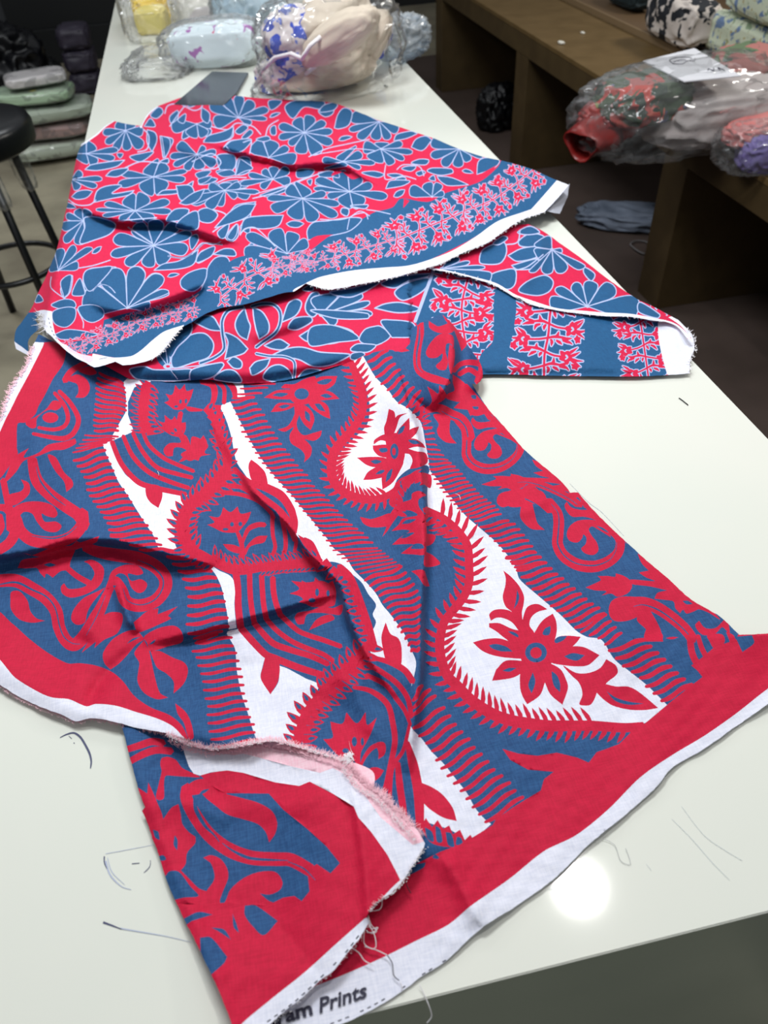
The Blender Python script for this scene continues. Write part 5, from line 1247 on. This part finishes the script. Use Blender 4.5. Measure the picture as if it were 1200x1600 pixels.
PA2 = '''\
@ 240 380 4
S L 14 14 14 14 | 90,770 130,640 230,500 260,460
G B 7 | 110,730 140,650 230,575 320,565 375,630 345,710 250,745 130,780
G B 7 | 80,640 150,540 235,500 230,570 150,650 105,715
G B 7 | 0,790 130,790 240,790 220,850 100,860 -100,850 -150,790 -60,770
G B 7 | 240,790 420,745 440,760 380,830 280,860 230,860
P B | 30,620! 80,640 100,740 60,770 20,720
S L 6 6 | 90,770 30,690
S L 6 6 | 90,770 75,660
S L 6 6 | 90,770 150,850
S L 7 7 7 | 90,780 200,775 430,745
E L 90 770 30 18
E R 90 770 13 8
G B 7 | 255,495! 310,455 370,460 410,520 425,548! 350,540
G B 7 | 510,500 530,450 570,405! 590,480 605,520 585,605! 540,580 515,540
G B 7 | 620,400! 680,430 720,500 715,560 660,600! 640,540 625,460
S L 26 26 26 26 26 | 290,750 380,715 440,660 430,560 430,480 470,420 560,398
S B 12 12 12 12 12 | 290,750 380,715 440,660 430,560 430,480 470,420 560,398
S L 26 26 26 26 | 612,395 680,378 750,385 790,430 790,500 760,560 680,620 640,650
S B 12 12 12 12 | 612,395 680,378 750,385 790,430 790,500 760,560 680,620 640,650
G B 7 | 445,560 520,590 590,660! 560,690 445,725! 465,620
G B 7 | 800,495! 840,380 890,350 925,375 890,450
G B 7 | 950,380 985,315 1030,310 1050,390 1000,460 955,430
G B 7 | 840,530 880,470 980,460 990,490 900,540
G B 7 | 690,640! 780,600 850,635! 810,665 740,660
G B 7 | 730,705! 830,660 930,650 1040,680 1200,690 1230,700 1110,760 1000,770 900,725
G B 7 | 910,580! 1000,530 1130,515 1250,560 1150,620 1030,630 950,610
G B 7 | 600,780! 640,740 730,720! 700,780 620,825
G B 7 | 690,850 720,780 790,760 850,800 865,870
G B 7 | 460,740! 500,710 550,740 545,780 500,780
G B 7 | 380,850 440,795 510,800 545,870
S L 22 22 22 22 | 640,690 720,705 820,710 880,745 875,860
S B 9 9 9 9 | 640,690 720,705 820,710 880,745 875,860
G B 7 | 900,850 950,790 1030,790 1060,810 960,850
G B 6 | 930,290 980,260 1000,290 970,300
P B | 1060,330 1200,320 1200,420 1060,460 1030,400
@ 480 240 2.857
D 5 60,720 | 240,640 270,665 280,715 130,750 40,640
G B 5 | 390,620 440,580 540,555 520,610 430,655
G B 5 | 330,580 400,550 550,535 540,548 450,570 390,600
G B 5 | 300,690! 350,670 420,665 500,690 480,705 400,710
G B 5 | 100,620 200,600 330,570 200,640
@ 500 480 4
G B 6 | 245,200 280,140 340,120 380,120 440,180 360,235 280,230
G B 6 | 190,260 230,230 300,230 350,240 300,280 200,275
G B 6 | 380,90 450,80 580,100 590,180 450,190!
G B 6 | 190,320 200,290 260,280 280,300 220,330
G B 6 | -60,130 60,110 190,150 240,200 100,220 -60,240
G B 6 | -60,20 100,20 300,40 300,70 100,70
@ 640 340 2.609
P B | 100,180! 300,220 430,290 700,350 1010,400 1060,660 200,700 20,420!
S L 13 13 13 | 98,215 60,320 22,425
BAND 128 84 | 250,205 215,340 215,430 230,520 250,640
BAND 146 88 | 585,320 572,400 565,480 550,560 548,660
BAND 110 74 | 930,380 945,450 955,520 965,590 975,660
P B | 285,640 290,560 340,500 350,300 430,330 425,450 400,560 385,650
P B | 722,370 790,395 790,540 800,660 722,660
P W | 1012,425! 1015,490 1028,560 1050,640! 1200,660 1200,440 1090,400'''
PA3 = '''\
@ 640 340 2.609
G B 4 | 285,180 300,130 380,100 395,140 370,185 310,190
G B 4 | 340,105 380,75 400,85 365,110
G B 4 | 445,95 490,65 545,75 555,110 500,120 450,115
G B 4 | 400,155! 460,125 535,120 520,160 440,178
G B 4 | 415,195! 520,168 510,205 440,212
G B 4 | 440,60 490,35 530,60 480,70
D 4 580,130 | 490,215 555,225 625,220 710,195 620,140 555,80 530,170
G B 4 | 330,235 380,215 430,213 430,270 400,292 340,270
G B 4 | 445,300 480,260 550,235 585,260 570,300 520,318
D 4 725,362 | 580,330 600,295 675,270 730,262 830,285 925,345
G B 4 | 710,225 715,203 755,230 740,258
G B 4 | 935,385 940,345 1020,395 1010,410
D 4 130,208 | 240,182 300,203 325,228 200,170
S L 5 5 5 | 395,110 440,100 450,50
S L 5 5 5 | 430,215 480,200 545,150
@ 640 340 2.609
S W 6 16 20 22 22 22 22 20 14 | 80,206 150,220 250,247 350,277 425,322 500,350 600,380 700,390 800,398 900,403 1000,420 1080,440 1140,490'''
patch('draped_sheet', ca, OUT_A, hA, 4.0, parse(PA), 0, CLOTHA, rough=.12)
def hA2(P):
    h = .016 + waves(P, .0015, 110, 31)
    R = lambda *a, **k: ridge(P, *a, **k)
    h = h + R([(300, 505), (350, 512), (410, 520), (450, 505), (485, 470)], .016, 24, 22)
    h = h + R([(390, 545), (430, 530), (470, 515), (500, 495)], -.010, 12, 16)
    h = h + R([(230, 575), (300, 580), (400, 582), (480, 572), (560, 545)], .010, 18, 16, e0=0)
    edge = np.interp(P[:, 0], [150, 200, 400, 540, 640, 760, 1080], [575, 592, 597, 567, 560, 583, 583]) - P[:, 1]
    h = h * (1 - .6 * np.exp(-np.maximum(edge, 0) / 9.))
    h = np.where(P[:, 0] > 640, np.minimum(h, .012 + .006 * np.sin(P[:, 0] / 60.)), h)
    return np.maximum(h, .003)
OUT_A2 = '''140,560! 165,572 182,581 202,592! 237,595 270,596 320,593 340,595 375,599 410,598 440,595 472,588 505,578 540,568 580,556 640,575! 700,590! 757,585! 800,585 860,587 930,588 1000,588 1060,585 1077,583! 1079,560 1085,545 1082,525 1074,514! 1060,500! 1000,470 930,455 860,440 780,420 700,400 640,400 560,420 500,425 460,430 400,450 330,475 270,500 220,545'''
patch('lower_fold', ca, OUT_A2, hA2, 5.0, parse(PA2), 0, CLOTHA, rough=.12)
def hA3(P):
    h = .020 + waves(P, .0015, 90, 41)
    h = h + ridge(P, [(845, 355), (842, 400), (820, 440), (806, 462)], .010, 14, 30, e0=0)
    h = h + ridge(P, [(820, 352), (900, 405), (1000, 465), (1060, 505)], -.010, 14, 14, e0=0, e1=0)
    return np.maximum(h, .004)
OUT_A3 = '''668,420! 690,408 730,395 770,370 800,352! 825,350! 850,362 875,380 910,405 955,440 1000,470 1040,493 1062,508 1080,528! 1074,530! 1060,512 1040,503 1020,501 985,495 945,494 905,490 870,485 830,476 812,466! 803,464! 775,447 740,435 705,426'''
patch('folded_corner', ca, OUT_A3, hA3, 4.5, parse(PA3), 0, CLOTHA, rough=.12)
def fr_a(line, h, n, ln, side, **k): return fringe('frayed_edge', ca, line, h, n, ln, m_thread, side, .6, .8, **k)
fr_a([(487, 447), (515, 453), (567, 444), (620, 433), (655, 423), (690, 412), (725, 395), (760, 381), (781, 367), (812, 346), (851, 332)], hA, 420, 3.0, 1)
fr_a([(285, 511), (272, 525), (257, 545), (240, 560)], hA, 90, 5, -1)
fr_a([(660, 419), (705, 427), (740, 436), (775, 448), (803, 464), (830, 476), (905, 490), (985, 496), (1040, 503)], hA3, 260, 2.4, 1)
fr_a([(1074, 512), (1083, 525), (1086, 545), (1080, 560), (1078, 582)], hA2, 60, 5, -1)
fr_a([(68, 490), (66, 500), (72, 515)], hA, 60, 16, 1)
P_ = [(861, 279), (889, 289), (886, 305), (875, 334), (858, 331)]
def hC(P): return .022 - np.clip(P[:, 0] - 862, 0, 40) * .0008
patch('hanging_corner', ca, '870,300! 890,287! 886,308 875,334! 866,333 850,329!', lambda P: hC(P), 4, [], 2, [m_redA, m_blueA, mat('grey cotton back', (176, 178, 190), .8, bump=.4, bscale=300)], rough=.3)  # grey reverse side of the cloth
# ------------------------------------------------------------------ right: low brown display bench
X0 = 1.563
bench = empty('display_bench', (X0 + .6, 3, 0), label='long low brown laminate bench with open bays along the right side', cat='bench')
zt, zb = .667, .556
xb = at(1044, 81, zt)[0]
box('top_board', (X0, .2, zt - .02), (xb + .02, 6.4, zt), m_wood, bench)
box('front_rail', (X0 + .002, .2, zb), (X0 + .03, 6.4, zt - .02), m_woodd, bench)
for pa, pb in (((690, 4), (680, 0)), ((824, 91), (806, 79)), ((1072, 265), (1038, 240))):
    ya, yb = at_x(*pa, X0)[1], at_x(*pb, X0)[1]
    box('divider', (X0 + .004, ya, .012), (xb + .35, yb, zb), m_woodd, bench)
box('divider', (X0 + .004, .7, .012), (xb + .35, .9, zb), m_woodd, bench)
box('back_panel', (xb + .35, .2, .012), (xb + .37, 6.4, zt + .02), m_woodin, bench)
box('step_trim', (xb, .2, zt), (xb + .012, 6.4, zt + .03), m_edge if False else mat('worn brown strip', (134, 112, 84), .4), bench)
box('upper_shelf', (xb + .012, .2, zt), (xb + .9, 6.4, zt + .028), mat('brown upper board', (104, 82, 58), .5), bench)
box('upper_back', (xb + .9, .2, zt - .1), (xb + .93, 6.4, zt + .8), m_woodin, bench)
print('bench back x', xb)
# ------------------------------------------------------------------ soft things
from mathutils import noise as mn
def blob(name, p0, p1, rh, rv, m, parent=None, seed=0, amp=.12, freq=3.0, sub=5, square=.75, ridged=False, smooth=True, flat=0.0, stretch=1.0):
    """soft bundle: long axis p0-p1, cross radii rh (level) and rv (upright), creased by noise"""
    p0 = Vector(p0); p1 = Vector(p1); c = (p0 + p1) / 2; ax = (p1 - p0); L = ax.length / 2; ax.normalize()
    hz = ax.cross(Vector((0, 0, 1))).normalized(); up = hz.cross(ax)
    bm = bmesh.new(); bmesh.ops.create_icosphere(bm, subdivisions=sub, radius=1)
    for v in bm.verts:
        n = v.co.normalized(); q = Vector([math.copysign(abs(k) ** square, k) for k in n])
        s = Vector((n.x * stretch, n.y, n.z)) * freq + Vector((seed * 7.1, seed * 3.3, seed * 1.7))
        if ridged: d = 1 - abs(mn.noise(s)) * 2.2 - .5 * abs(mn.noise(s * 2.3))
        else: d = mn.fractal(s, 1.0, 2.0, 4)
        k = 1 + amp * d
        co = c + ax * q.x * L * k + hz * q.y * rh * k + up * q.z * rv * k
        v.co = co
    if flat:
        zmin = flat
        for v in bm.verts: v.co.z = max(v.co.z, zmin)
    me = bpy.data.meshes.new(name); bm.to_mesh(me); bm.free()
    return link(name, me, parent, [m] if not isinstance(m, list) else m, smooth)
zt1 = TOP + .001
# beige bundle with blue flowers
m_beige = printmat('beige cloth with blue flowers', (226, 214, 204), [((206, 192, 182), 3, .56), ((52, 84, 190), 26, .64)])
m_beigep = printmat('pale beige lining', (208, 194, 176), [((196, 180, 162), 4, .55)])
m_bflow = printmat('cream cloth blue flowers', (216, 208, 206), [((40, 70, 184), 22, .53), ((110, 130, 210), 38, .60)], warp=.3)
c0 = at(500, 112, TOP)
bb = empty('cloth_bundle', tuple(c0), label='beige bundled cloth with blue flowers in clear plastic on the counter', cat='fabric')
blob('bundle', at(465, 62, TOP + .12), at(590, 45, TOP + .14), .18, .125, m_beigep, bb, 3, .16, 2.0, 6, .85, False, flat=zt1, stretch=.5)
blob('bundle_fold', at(425, 122, TOP + .035), at(585, 95, TOP + .06), .09, .05, m_beigep, bb, 4, .14, 2.0, 5, .8, False, flat=zt1, stretch=.5)
blob('bundle_fold', at(478, 92, TOP + .12), at(585, 20, TOP + .24), .06, .045, m_beigep, bb, 6, .1, 2.0, 5, .8, False, stretch=.5)
blob('bundle_fold', at(560, 100, TOP + .06), at(598, 20, TOP + .16), .05, .04, m_beigep, bb, 7, .14, 2.2, 5, .8, False, stretch=.5)
blob('blue_flowered_end', at(402, 132, TOP + .02), at(490, 78, TOP + .11), .06, .05, m_bflow, bb, 5, .16, 2.2, 5, .8, False, flat=zt1, stretch=.6)
blob('blue_flowered_end', at(418, 70, TOP + .13), at(492, 45, TOP + .17), .075, .075, m_bflow, bb, 8, .16, 2.4, 5, .85, False, stretch=.6)
blob('blue_flowered_end', at(575, 85, TOP + .07), at(600, 30, TOP + .12), .045, .045, m_bflow, bb, 9, .15, 2.4, 4, .85, False)
m_hem = mat('white hem', (232, 226, 228), .8)
tube('rolled_hem', [at(x, y, z_) for x, y, z_ in ((398, 136, TOP + .02), (412, 108, TOP + .08), (430, 90, TOP + .13), (455, 84, TOP + .14), (472, 92, TOP + .14), (484, 72, TOP + .18), (500, 58, TOP + .19), (504, 80, TOP + .15), (492, 104, TOP + .09), (470, 122, TOP + .04))], .006, m_hem, bb, 6)
blob('plastic_wrap', at(416, 98, TOP + .10), at(608, 46, TOP + .12), .175, .15, m_film2, bb, 13, .10, 5, 5, .8, True, smooth=True, flat=zt1)
# pale blue roll
pr = empty('fabric_roll', tuple(at(335, 95, TOP)), label='pale blue flowered fabric roll in clear plastic left of the beige bundle', cat='fabric')
m_pale = printmat('pale blue cloth small flowers', (214, 228, 234), [((196, 214, 222), 6, .6), ((160, 84, 170), 18, .63), ((206, 90, 130), 26, .67)])
blob('rolled_cloth', at(268, 74, TOP + .055), at(405, 62, TOP + .07), .085, .062, m_pale, pr, 21, .05, 2, 5, .6, flat=zt1)
blob('plastic_wrap', at(255, 76, TOP + .055), at(412, 60, TOP + .07), .10, .072, m_film, pr, 23, .10, 6, 5, .7, True, flat=zt1)
# light blue garment behind
gb = empty('folded_garment', tuple(at(385, 40, TOP)), label='light blue garment in plastic behind the pale flowered roll', cat='garment')
blob('folded_cloth', at(356, 10, TOP + .1), at(424, 20, TOP + .1), .1, .09, printmat('light blue cloth', (176, 200, 214), [((196, 216, 226), 5, .52), ((150, 178, 200), 8, .6)]), gb, 27, .2, 2.5, 5, .8, True, flat=zt1)
blob('plastic_wrap', at(352, 10, TOP + .105), at(428, 20, TOP + .105), .115, .1, m_film, gb, 28, .15, 6, 5, .8, True, flat=zt1)
cg = empty('fabric_roll', tuple(at(320, 25, TOP)), label='cream fabric roll in plastic behind the pale blue one', cat='fabric')
blob('rolled_cloth', at(280, 25, TOP + .06), at(345, 12, TOP + .07), .085, .075, printmat('cream cloth', (222, 218, 208), [((206, 196, 196), 5, .6)]), cg, 31, .1, 2, 5, .7, flat=zt1)
blob('plastic_wrap', at(272, 26, TOP + .06), at(350, 12, TOP + .07), .1, .085, m_film, cg, 32, .13, 5, 5, .7, True, flat=zt1)
yp = empty('fabric_packet', tuple(at(235, 20, TOP)), label='bright yellow folded fabric in clear plastic at the counter far end', cat='packet')
blob('folded_cloth', at(207, 14, TOP + .05), at(262, 8, TOP + .05), .17, .06, printmat('yellow cloth', (232, 196, 20), [((214, 176, 30), 6, .55)]), yp, 35, .08, 3, 5, .45, flat=zt1)
blob('folded_cloth', at(215, 33, TOP + .04), at(262, 30, TOP + .04), .07, .045, printmat('straw cloth', (214, 196, 96), [((224, 206, 120), 6, .55)]), yp, 36, .08, 3, 5, .45, flat=zt1)
blob('plastic_wrap', at(190, 26, TOP + .06), at(275, 16, TOP + .06), .21, .08, m_film, yp, 37, .12, 6, 5, .5, True, flat=zt1)
# loose clear bag lying on the counter
lb = blob('plastic_bag', at(205, 98, TOP + .02), at(300, 92, TOP + .02), .17, .024, m_film, None, 41, .2, 6, 5, .5, True, flat=zt1)
tag(lb, 'empty clear crumpled plastic bag lying flat in front of the yellow packet', 'bag')
lb = blob('plastic_bag', at(395, 142, TOP + .012), at(450, 138, TOP + .012), .06, .018, m_film2, None, 43, .2, 6, 4, .6, True, flat=zt1)
tag(lb, 'loose clear plastic bag mouth under the beige bundle', 'bag')
# black tablet
pl = [at(332, 116, TOP)[:2], at(389, 118, TOP)[:2], at(371, 150, TOP)[:2], at(345, 175, TOP)[:2], at(272, 168, TOP)[:2]]
tb = prism('tablet', pl, TOP + .0005, TOP + .009, mat('dark slate glass', (52, 58, 70), .15, .6), None, .0015)
tag(tb, 'flat dark grey tablet half hidden under the flowered cloth', 'tablet')
# translucent blue bag past the counter's right edge
bgp = empty('plastic_bag', tuple(at(635, 60, TOP - .2)), label='crumpled bluish clear bag lying across the counter right edge beside the beige bundle', cat='bag')
blob('bag_film', at(594, 66, TOP + .066), at(658, 50, TOP + .066), .06, .055, film('bluish film', (.75, .83, .9), .28), bgp, 51, .3, 4, 5, .8, True)
# ------------------------------------------------------------------ things on the bench
m_floral = printmat('floral cloth', (66, 80, 60), [((176, 70, 62), 9, .54), ((206, 110, 96), 14, .6), ((96, 92, 130), 12, .62), ((40, 56, 44), 16, .6), ((150, 160, 110), 18, .66)])
m_knit = mat('pale grey knit', (196, 188, 184), .85, bump=.5, bscale=90, noise=(178, 168, 166), nscale=7)
gbag = empty('garment_bag', tuple(at(1080, 190, zt)), label='clear bag of grey knit and red floral garments overhanging the bench', cat='bag')
z = zt + .001
blob('knit_garment', at(1000, 186, zt + .085), at(1250, 150, zt + .10), .17, .085, m_knit, gbag, 61, .10, 3.2, 5, .7, True, flat=z)
blob('floral_garment', at(940, 168, zt + .14), at(1068, 138, zt + .165), .12, .06, m_floral, gbag, 62, .12, 2.2, 5, .75, True, flat=z)
blob('floral_garment', at(1105, 108, zt + .14), at(1235, 128, zt + .13), .16, .08, printmat('pink green floral cloth', (176, 110, 104), [((96, 116, 84), 8, .5), ((206, 140, 126), 12, .6), ((60, 84, 70), 14, .62)]), gbag, 63, .1, 2.2, 5, .75, True, flat=z)
blob('red_garment', at(918, 205, zt + .07), at(985, 170, zt + .11), .075, .06, mat('red satin', (160, 52, 48), .3, noise=(120, 26, 30), nscale=12), gbag, 64, .25, 2.5, 5, .8, True)
# open rolled red cuff
c1 = Vector(at(925, 215, zt + .06)); ax = (Vector(at(985, 170, zt + .1)) - c1).normalized(); hz = ax.cross(Vector((0, 0, 1))).normalized(); up = hz.cross(ax)
V = []; F = []
for i in range(5):
    for k in range(20):
        q = 2 * math.pi * k / 20; r = .052 + .01 * math.sin(3 * q + i) + .004 * i; p = c1 + ax * (-.06 + .03 * i) + hz * math.cos(q) * r * 1.1 + up * math.sin(q) * r * .8
        V.append(tuple(p))
    if i:
        for k in range(20): F.append(((i - 1) * 20 + k, (i - 1) * 20 + (k + 1) % 20, i * 20 + (k + 1) % 20, i * 20 + k))
o = mesh('red_cuff', V, F, mat('bright red satin', (150, 38, 34), .35, noise=(110, 24, 24), nscale=14), gbag, True); md = o.modifiers.new('t', 'SOLIDIFY'); md.thickness = .004
# paper card with handwriting
cc = [at(1005, 95, zt + .225), at(1085, 75, zt + .235), at(1158, 118, zt + .225), at(1070, 127, zt + .225)]
cm = mat('white card', (226, 226, 232), .5)
V = [tuple(c) for c in cc] + [(c[0], c[1], c[2] - .003) for c in cc]
card = mesh('paper_card', V, [(3, 2, 1, 0), (4, 5, 6, 7), (0, 1, 5, 4), (1, 2, 6, 5), (2, 3, 7, 6), (3, 0, 4, 7)], cm, gbag)
tag(card, 'white card with faint handwriting')
def cp(u, v):
    a = np.array(cc[0]) * (1 - u) + np.array(cc[1]) * u; b = np.array(cc[3]) * (1 - u) + np.array(cc[2]) * u; p = a * (1 - v) + b * v; return (p[0], p[1], p[2] + .002)
V = []; F = []
for pts in ([(.3, .35), (.35, .2), (.5, .18), (.62, .22), (.7, .3)], [(.3, .35), (.42, .42), (.55, .36), (.66, .4), (.74, .32)], [(.62, .75), (.66, .7), (.7, .78), (.76, .7)], [(.8, .8), (.84, .7), (.86, .82)], [(.35, .3), (.45, .28), (.58, .3)]):
    tube('pen_stroke', [cp(*p) for p in spline(pts, False, .05)], .0012, m_ink, card, 4)
blob('plastic_wrap', at(915, 196, zt + .10), at(1215, 140, zt + .11), .19, .125, m_film2, gbag, 65, .12, 6, 5, .75, True, flat=z)
pbag = empty('garment_bag', tuple(at(1180, 225, zt)), label='small clear bag with pink and purple garments at the right frame edge', cat='bag')
blob('pink_garment', at(1140, 215, zt + .085), at(1245, 190, zt + .09), .06, .035, mat('salmon cloth', (206, 124, 120), .6, noise=(190, 106, 104), nscale=14), pbag, 71, .12, 3, 5, .7, True, flat=z)
blob('purple_garment', at(1155, 240, zt + .045), at(1240, 236, zt + .05), .06, .05, mat('purple knit', (112, 98, 158), .85, bump=.6, bscale=120, noise=(96, 84, 140), nscale=12), pbag, 72, .15, 3, 5, .7, True, flat=z)
blob('plastic_wrap', at(1125, 238, zt + .05), at(1250, 222, zt + .06), .10, .065, m_film2, pbag, 73, .14, 6, 5, .7, True, flat=z)
zs = zt + .03
def rollthing(p0, p1, r, m, label, seed, group='rolled fabrics on the upper shelf'):
    e = empty('fabric_roll', tuple((Vector(p0) + Vector(p1)) / 2 - Vector((0, 0, r))), label=label, cat='fabric', group=group)
    blob('rolled_cloth', p0, p1, r, r, m, e, seed, .07, 2.4, 5, .55, True)
    return e
m_bw = printmat('black and cream floral cloth', (206, 196, 188), [((24, 28, 36), 13, .52), ((60, 62, 70), 24, .62)])
m_cb = printmat('pale green cloth with blue sprigs', (206, 214, 190), [((110, 134, 170), 26, .57), ((176, 160, 100), 34, .64), ((140, 160, 130), 30, .62)])
rollthing(at(1030, 12, zs + .093), at(1105, 45, zs + .093), .085, m_bw, 'black and cream floral fabric roll, leftmost of the large rolls', 81)
rollthing(at(1112, 38, zs + .083), at(1260, 95, zs + .083), .075, m_cb, 'pale green fabric roll with blue sprigs, lower at the right', 82)
rollthing(at(1150, -22, zs + .235), at(1270, 24, zs + .235), .066, m_cb, 'pale green fabric roll lying on top of the others', 83)
rollthing(at(962, -22, zs + .066), at(1008, -3, zs + .066), .06, mat('dark teal cloth', (16, 34, 38), .7), 'dark teal fabric roll at the top edge', 84)
# on the floor between counter and bench
gc = blob('grey_cloth', at(912, 333, .05), at(1060, 345, .05), .1, .045, mat('blue grey cloth', (128, 138, 156), .7, noise=(84, 94, 110), nscale=6), None, 91, .22, 2.2, 5, .8, True, flat=.014)
tag(gc, 'crumpled blue grey cloth on the floor of the middle bench bay', 'cloth')
kb = blob('dark_pouch', at(762, 165, .12), at(797, 175, .12), .12, .12, mat('black dull film', (8, 8, 12), .45, bump=.3, bscale=30), None, 92, .25, 3, 5, .8, True, flat=.014)
tag(kb, 'black shiny pouch in the far bench bay', 'pouch')
lp = tube('plastic_loop', [at(x, y, .022) for x, y in spline([(985, 382), (995, 376), (1010, 378), (1016, 386), (1010, 396), (1000, 394)], True, 4)], .004, mat('grey strap', (120, 116, 116), .5), None, 5, True)
tag(lp, 'small grey plastic loop on the floor below the grey cloth', 'strap')
lc = blob('lint_scrap', at(873, 65, zt + .006), at(881, 68, zt + .006), .012, .006, mat('white lint', (226, 222, 210), .8), None, 93, .3, 3, 3, .9); tag(lc, 'white lint scrap on the bare bench top', 'lint')
lc = blob('lint_scrap', at(908, 50, zt + .004), at(913, 52, zt + .004), .008, .004, bpy.data.materials['white lint'], None, 94, .3, 3, 3, .9); tag(lc, 'smaller lint scrap further along the bench top', 'lint')
# ------------------------------------------------------------------ left: stool
sa = at(-75, 190, .80); 
stool = empty('bar_stool', (sa[0], sa[1], 0), label='black round bar stool with footrest ring at the left edge', cat='stool')
R1 = .25
lathe('seat', [(.02, -.10), (R1 * .9, -.10), (R1, -.085), (R1 * 1.02, -.03), (R1 * .98, -.008), (R1 * .85, 0), (.02, .004)], m_blackv, sa, stool, 40)
zr = .28; cx, cy = sa[0], sa[1]
for k, a_ in enumerate((32, -35, 145, 212)):
    a_ = math.radians(a_ - 20); tube('leg', [(cx + .15 * math.cos(a_), cy + .15 * math.sin(a_), .71), (cx + .215 * math.cos(a_), cy + .215 * math.sin(a_), 0.002)], .015, m_black, stool, 8)
tube('footrest_ring', [(cx + .19 * math.cos(t / 40 * 6.283), cy + .19 * math.sin(t / 40 * 6.283), zr) for t in range(40)], .011, m_black, stool, 6, True)
for k, a_ in enumerate((12, -55)):
    a_ = math.radians(a_ + 180 * 0); p = (cx + .17 * math.cos(a_), cy + .17 * math.sin(a_), .60)
    blob('leg_wrap', (p[0], p[1], .54), (p[0] - .01, p[1] - .01, .68), .03, .026, m_film, stool, 95 + k, .2, 5, 4, .7, True)
# ------------------------------------------------------------------ left: packets of folded garments
pb = at(92, 238, .02); pk_top = {}
PK = [((0, 0), .02, (.28, .17, .045), (176, 186, 166), 'pale green folded garment packet, lowest of the pile', 6),
      ((-.03, .02), .125, (.27, .16, .04), (166, 128, 122), 'dusty pink folded packet, second from the bottom of the pile', -4),
      ((.02, .0), .22, (.26, .16, .04), (168, 180, 160), 'grey green folded packet in the middle of the pile', 8),
      ((-.04, .02), .315, (.23, .15, .035), (166, 194, 158), 'mint green packet with a yellow dot sticker', -6),
      ((.0, .03), .40, (.17, .12, .03), (214, 208, 208), 'white folded packet on top of the pile', 12),
      ((-.66, .1), .02, (.22, .2, .12), (206, 204, 206), 'clear wrapped white garment behind the stool', 24),
      ((.42, .05), .02, (.09, .16, .17), (150, 160, 150), 'upright grey green packet against the counter side', 0)]
for i, (pp, z_, dm, colr, lab, rz) in enumerate(PK):
    c = (pb[0] + pp[0], pb[1] + pp[1], z_ + dm[2] * 1.06); e = empty('garment_packet', (c[0], c[1], z_), label=lab, cat='packet')
    ca_, sa_ = math.cos(math.radians(rz)), math.sin(math.radians(rz))
    p0 = (c[0] - dm[0] * ca_, c[1] - dm[0] * sa_, c[2]); p1 = (c[0] + dm[0] * ca_, c[1] + dm[0] * sa_, c[2])
    k = tuple(int(v * .8) for v in colr)
    blob('folded_cloth', p0, p1, dm[1] * .93, dm[2] * .9, printmat('packet cloth', colr, [(k, 9, .56)]), e, 100 + i, .05, 3, 5, .4)
    blob('plastic_wrap', p0, p1, dm[1], dm[2], m_film, e, 120 + i, .05, 7, 4, .45, True)
c = (pb[0] - .02, pb[1] - .06, .385)
o = lathe('dot_sticker', [(.002, 0), (.02, 0), (.02, .001), (.002, .001)], mat('yellow sticker', (226, 216, 20), .5), c, None, 16)
tag(o, 'small round yellow sticker on the mint packet', 'sticker')
# support under the pile: low dark platform
pf = box('low_platform', (-1.9, at(95, 250, .0)[1] + .12, 0), (-.5, at(95, 250, 0)[1] + 1.0, .02), mat('dark platform', (30, 34, 36), .5)); tag(pf, 'low dark platform under the packet pile', 'platform')
m_pur = mat('reflected violet packet', (64, 58, 72), .5, noise=(50, 46, 60), nscale=10)  # dim reflection of packets beside the counter, built as solid blobs
for i, (pp, z_, lab) in enumerate((((150, 78), .42, 'reflected violet packet against the far counter side, upper'), ((146, 100), .3, 'reflected mauve packet against the far counter side, middle'), ((140, 122), .18, 'reflected violet packet against the far counter side, lower'))):
    c = at(138, 126, .07); c[2] = (.365, .22, .075)[i]; o = blob('reflected_packet', (c[0] - .12, c[1], c[2]), (c[0] + .1, c[1], c[2]), .14, .072, m_pur, None, 140 + i, .12, 3, 4, .5, True); tag(o, lab, 'packet')
c = at(18, 96, .25)
o = blob('black_garment_bag', (c[0] - .35, c[1], c[2]), (c[0] + .2, c[1], c[2] - .05), .25, .24, mat('black garments in film', (9, 10, 16), .4, bump=.6, bscale=18), None, 150, .22, 3, 5, .75, True); tag(o, 'black garments in shiny plastic at the far left', 'bag')
c = at(66, 118, .1)
o = blob('black_garment_bag', (c[0] - .1, c[1], c[2]), (c[0] + .14, c[1], c[2]), .14, .1, mat('dark garments in film', (11, 14, 17), .4, bump=.6, bscale=18), None, 151, .22, 3, 5, .75, True); tag(o, 'dark flat wrapped garments right of the black garment bag', 'bag')
yb = at(60, 140, .0)[1] + .2
cab = empty('back_cabinet', (-1.6, yb + .9, 0), label='cabinet darkened for the shade beyond the stool', cat='cabinet')
box('body', (-3.6, yb + .6, 0), (-.48, yb + .9, .25), m_dark, cab); box('upright', (-1.55, yb + .62, .25), (-.48, yb + .9, 2.4), m_dark, cab)
c = at_y(15, 12, yb + .8); box('grey_panel', (c[0] - .6, yb + .75, c[2] - .12), (c[0] + .12, yb + .8, c[2] + .6), mat('dull grey panel', (70, 72, 76), .6), cab)
box('olive_panel', (c[0] - .6, yb + .78, c[2] - .34), (c[0] + .2, yb + .83, c[2] - .12), mat('dull olive panel', (38, 38, 30), .6), cab)
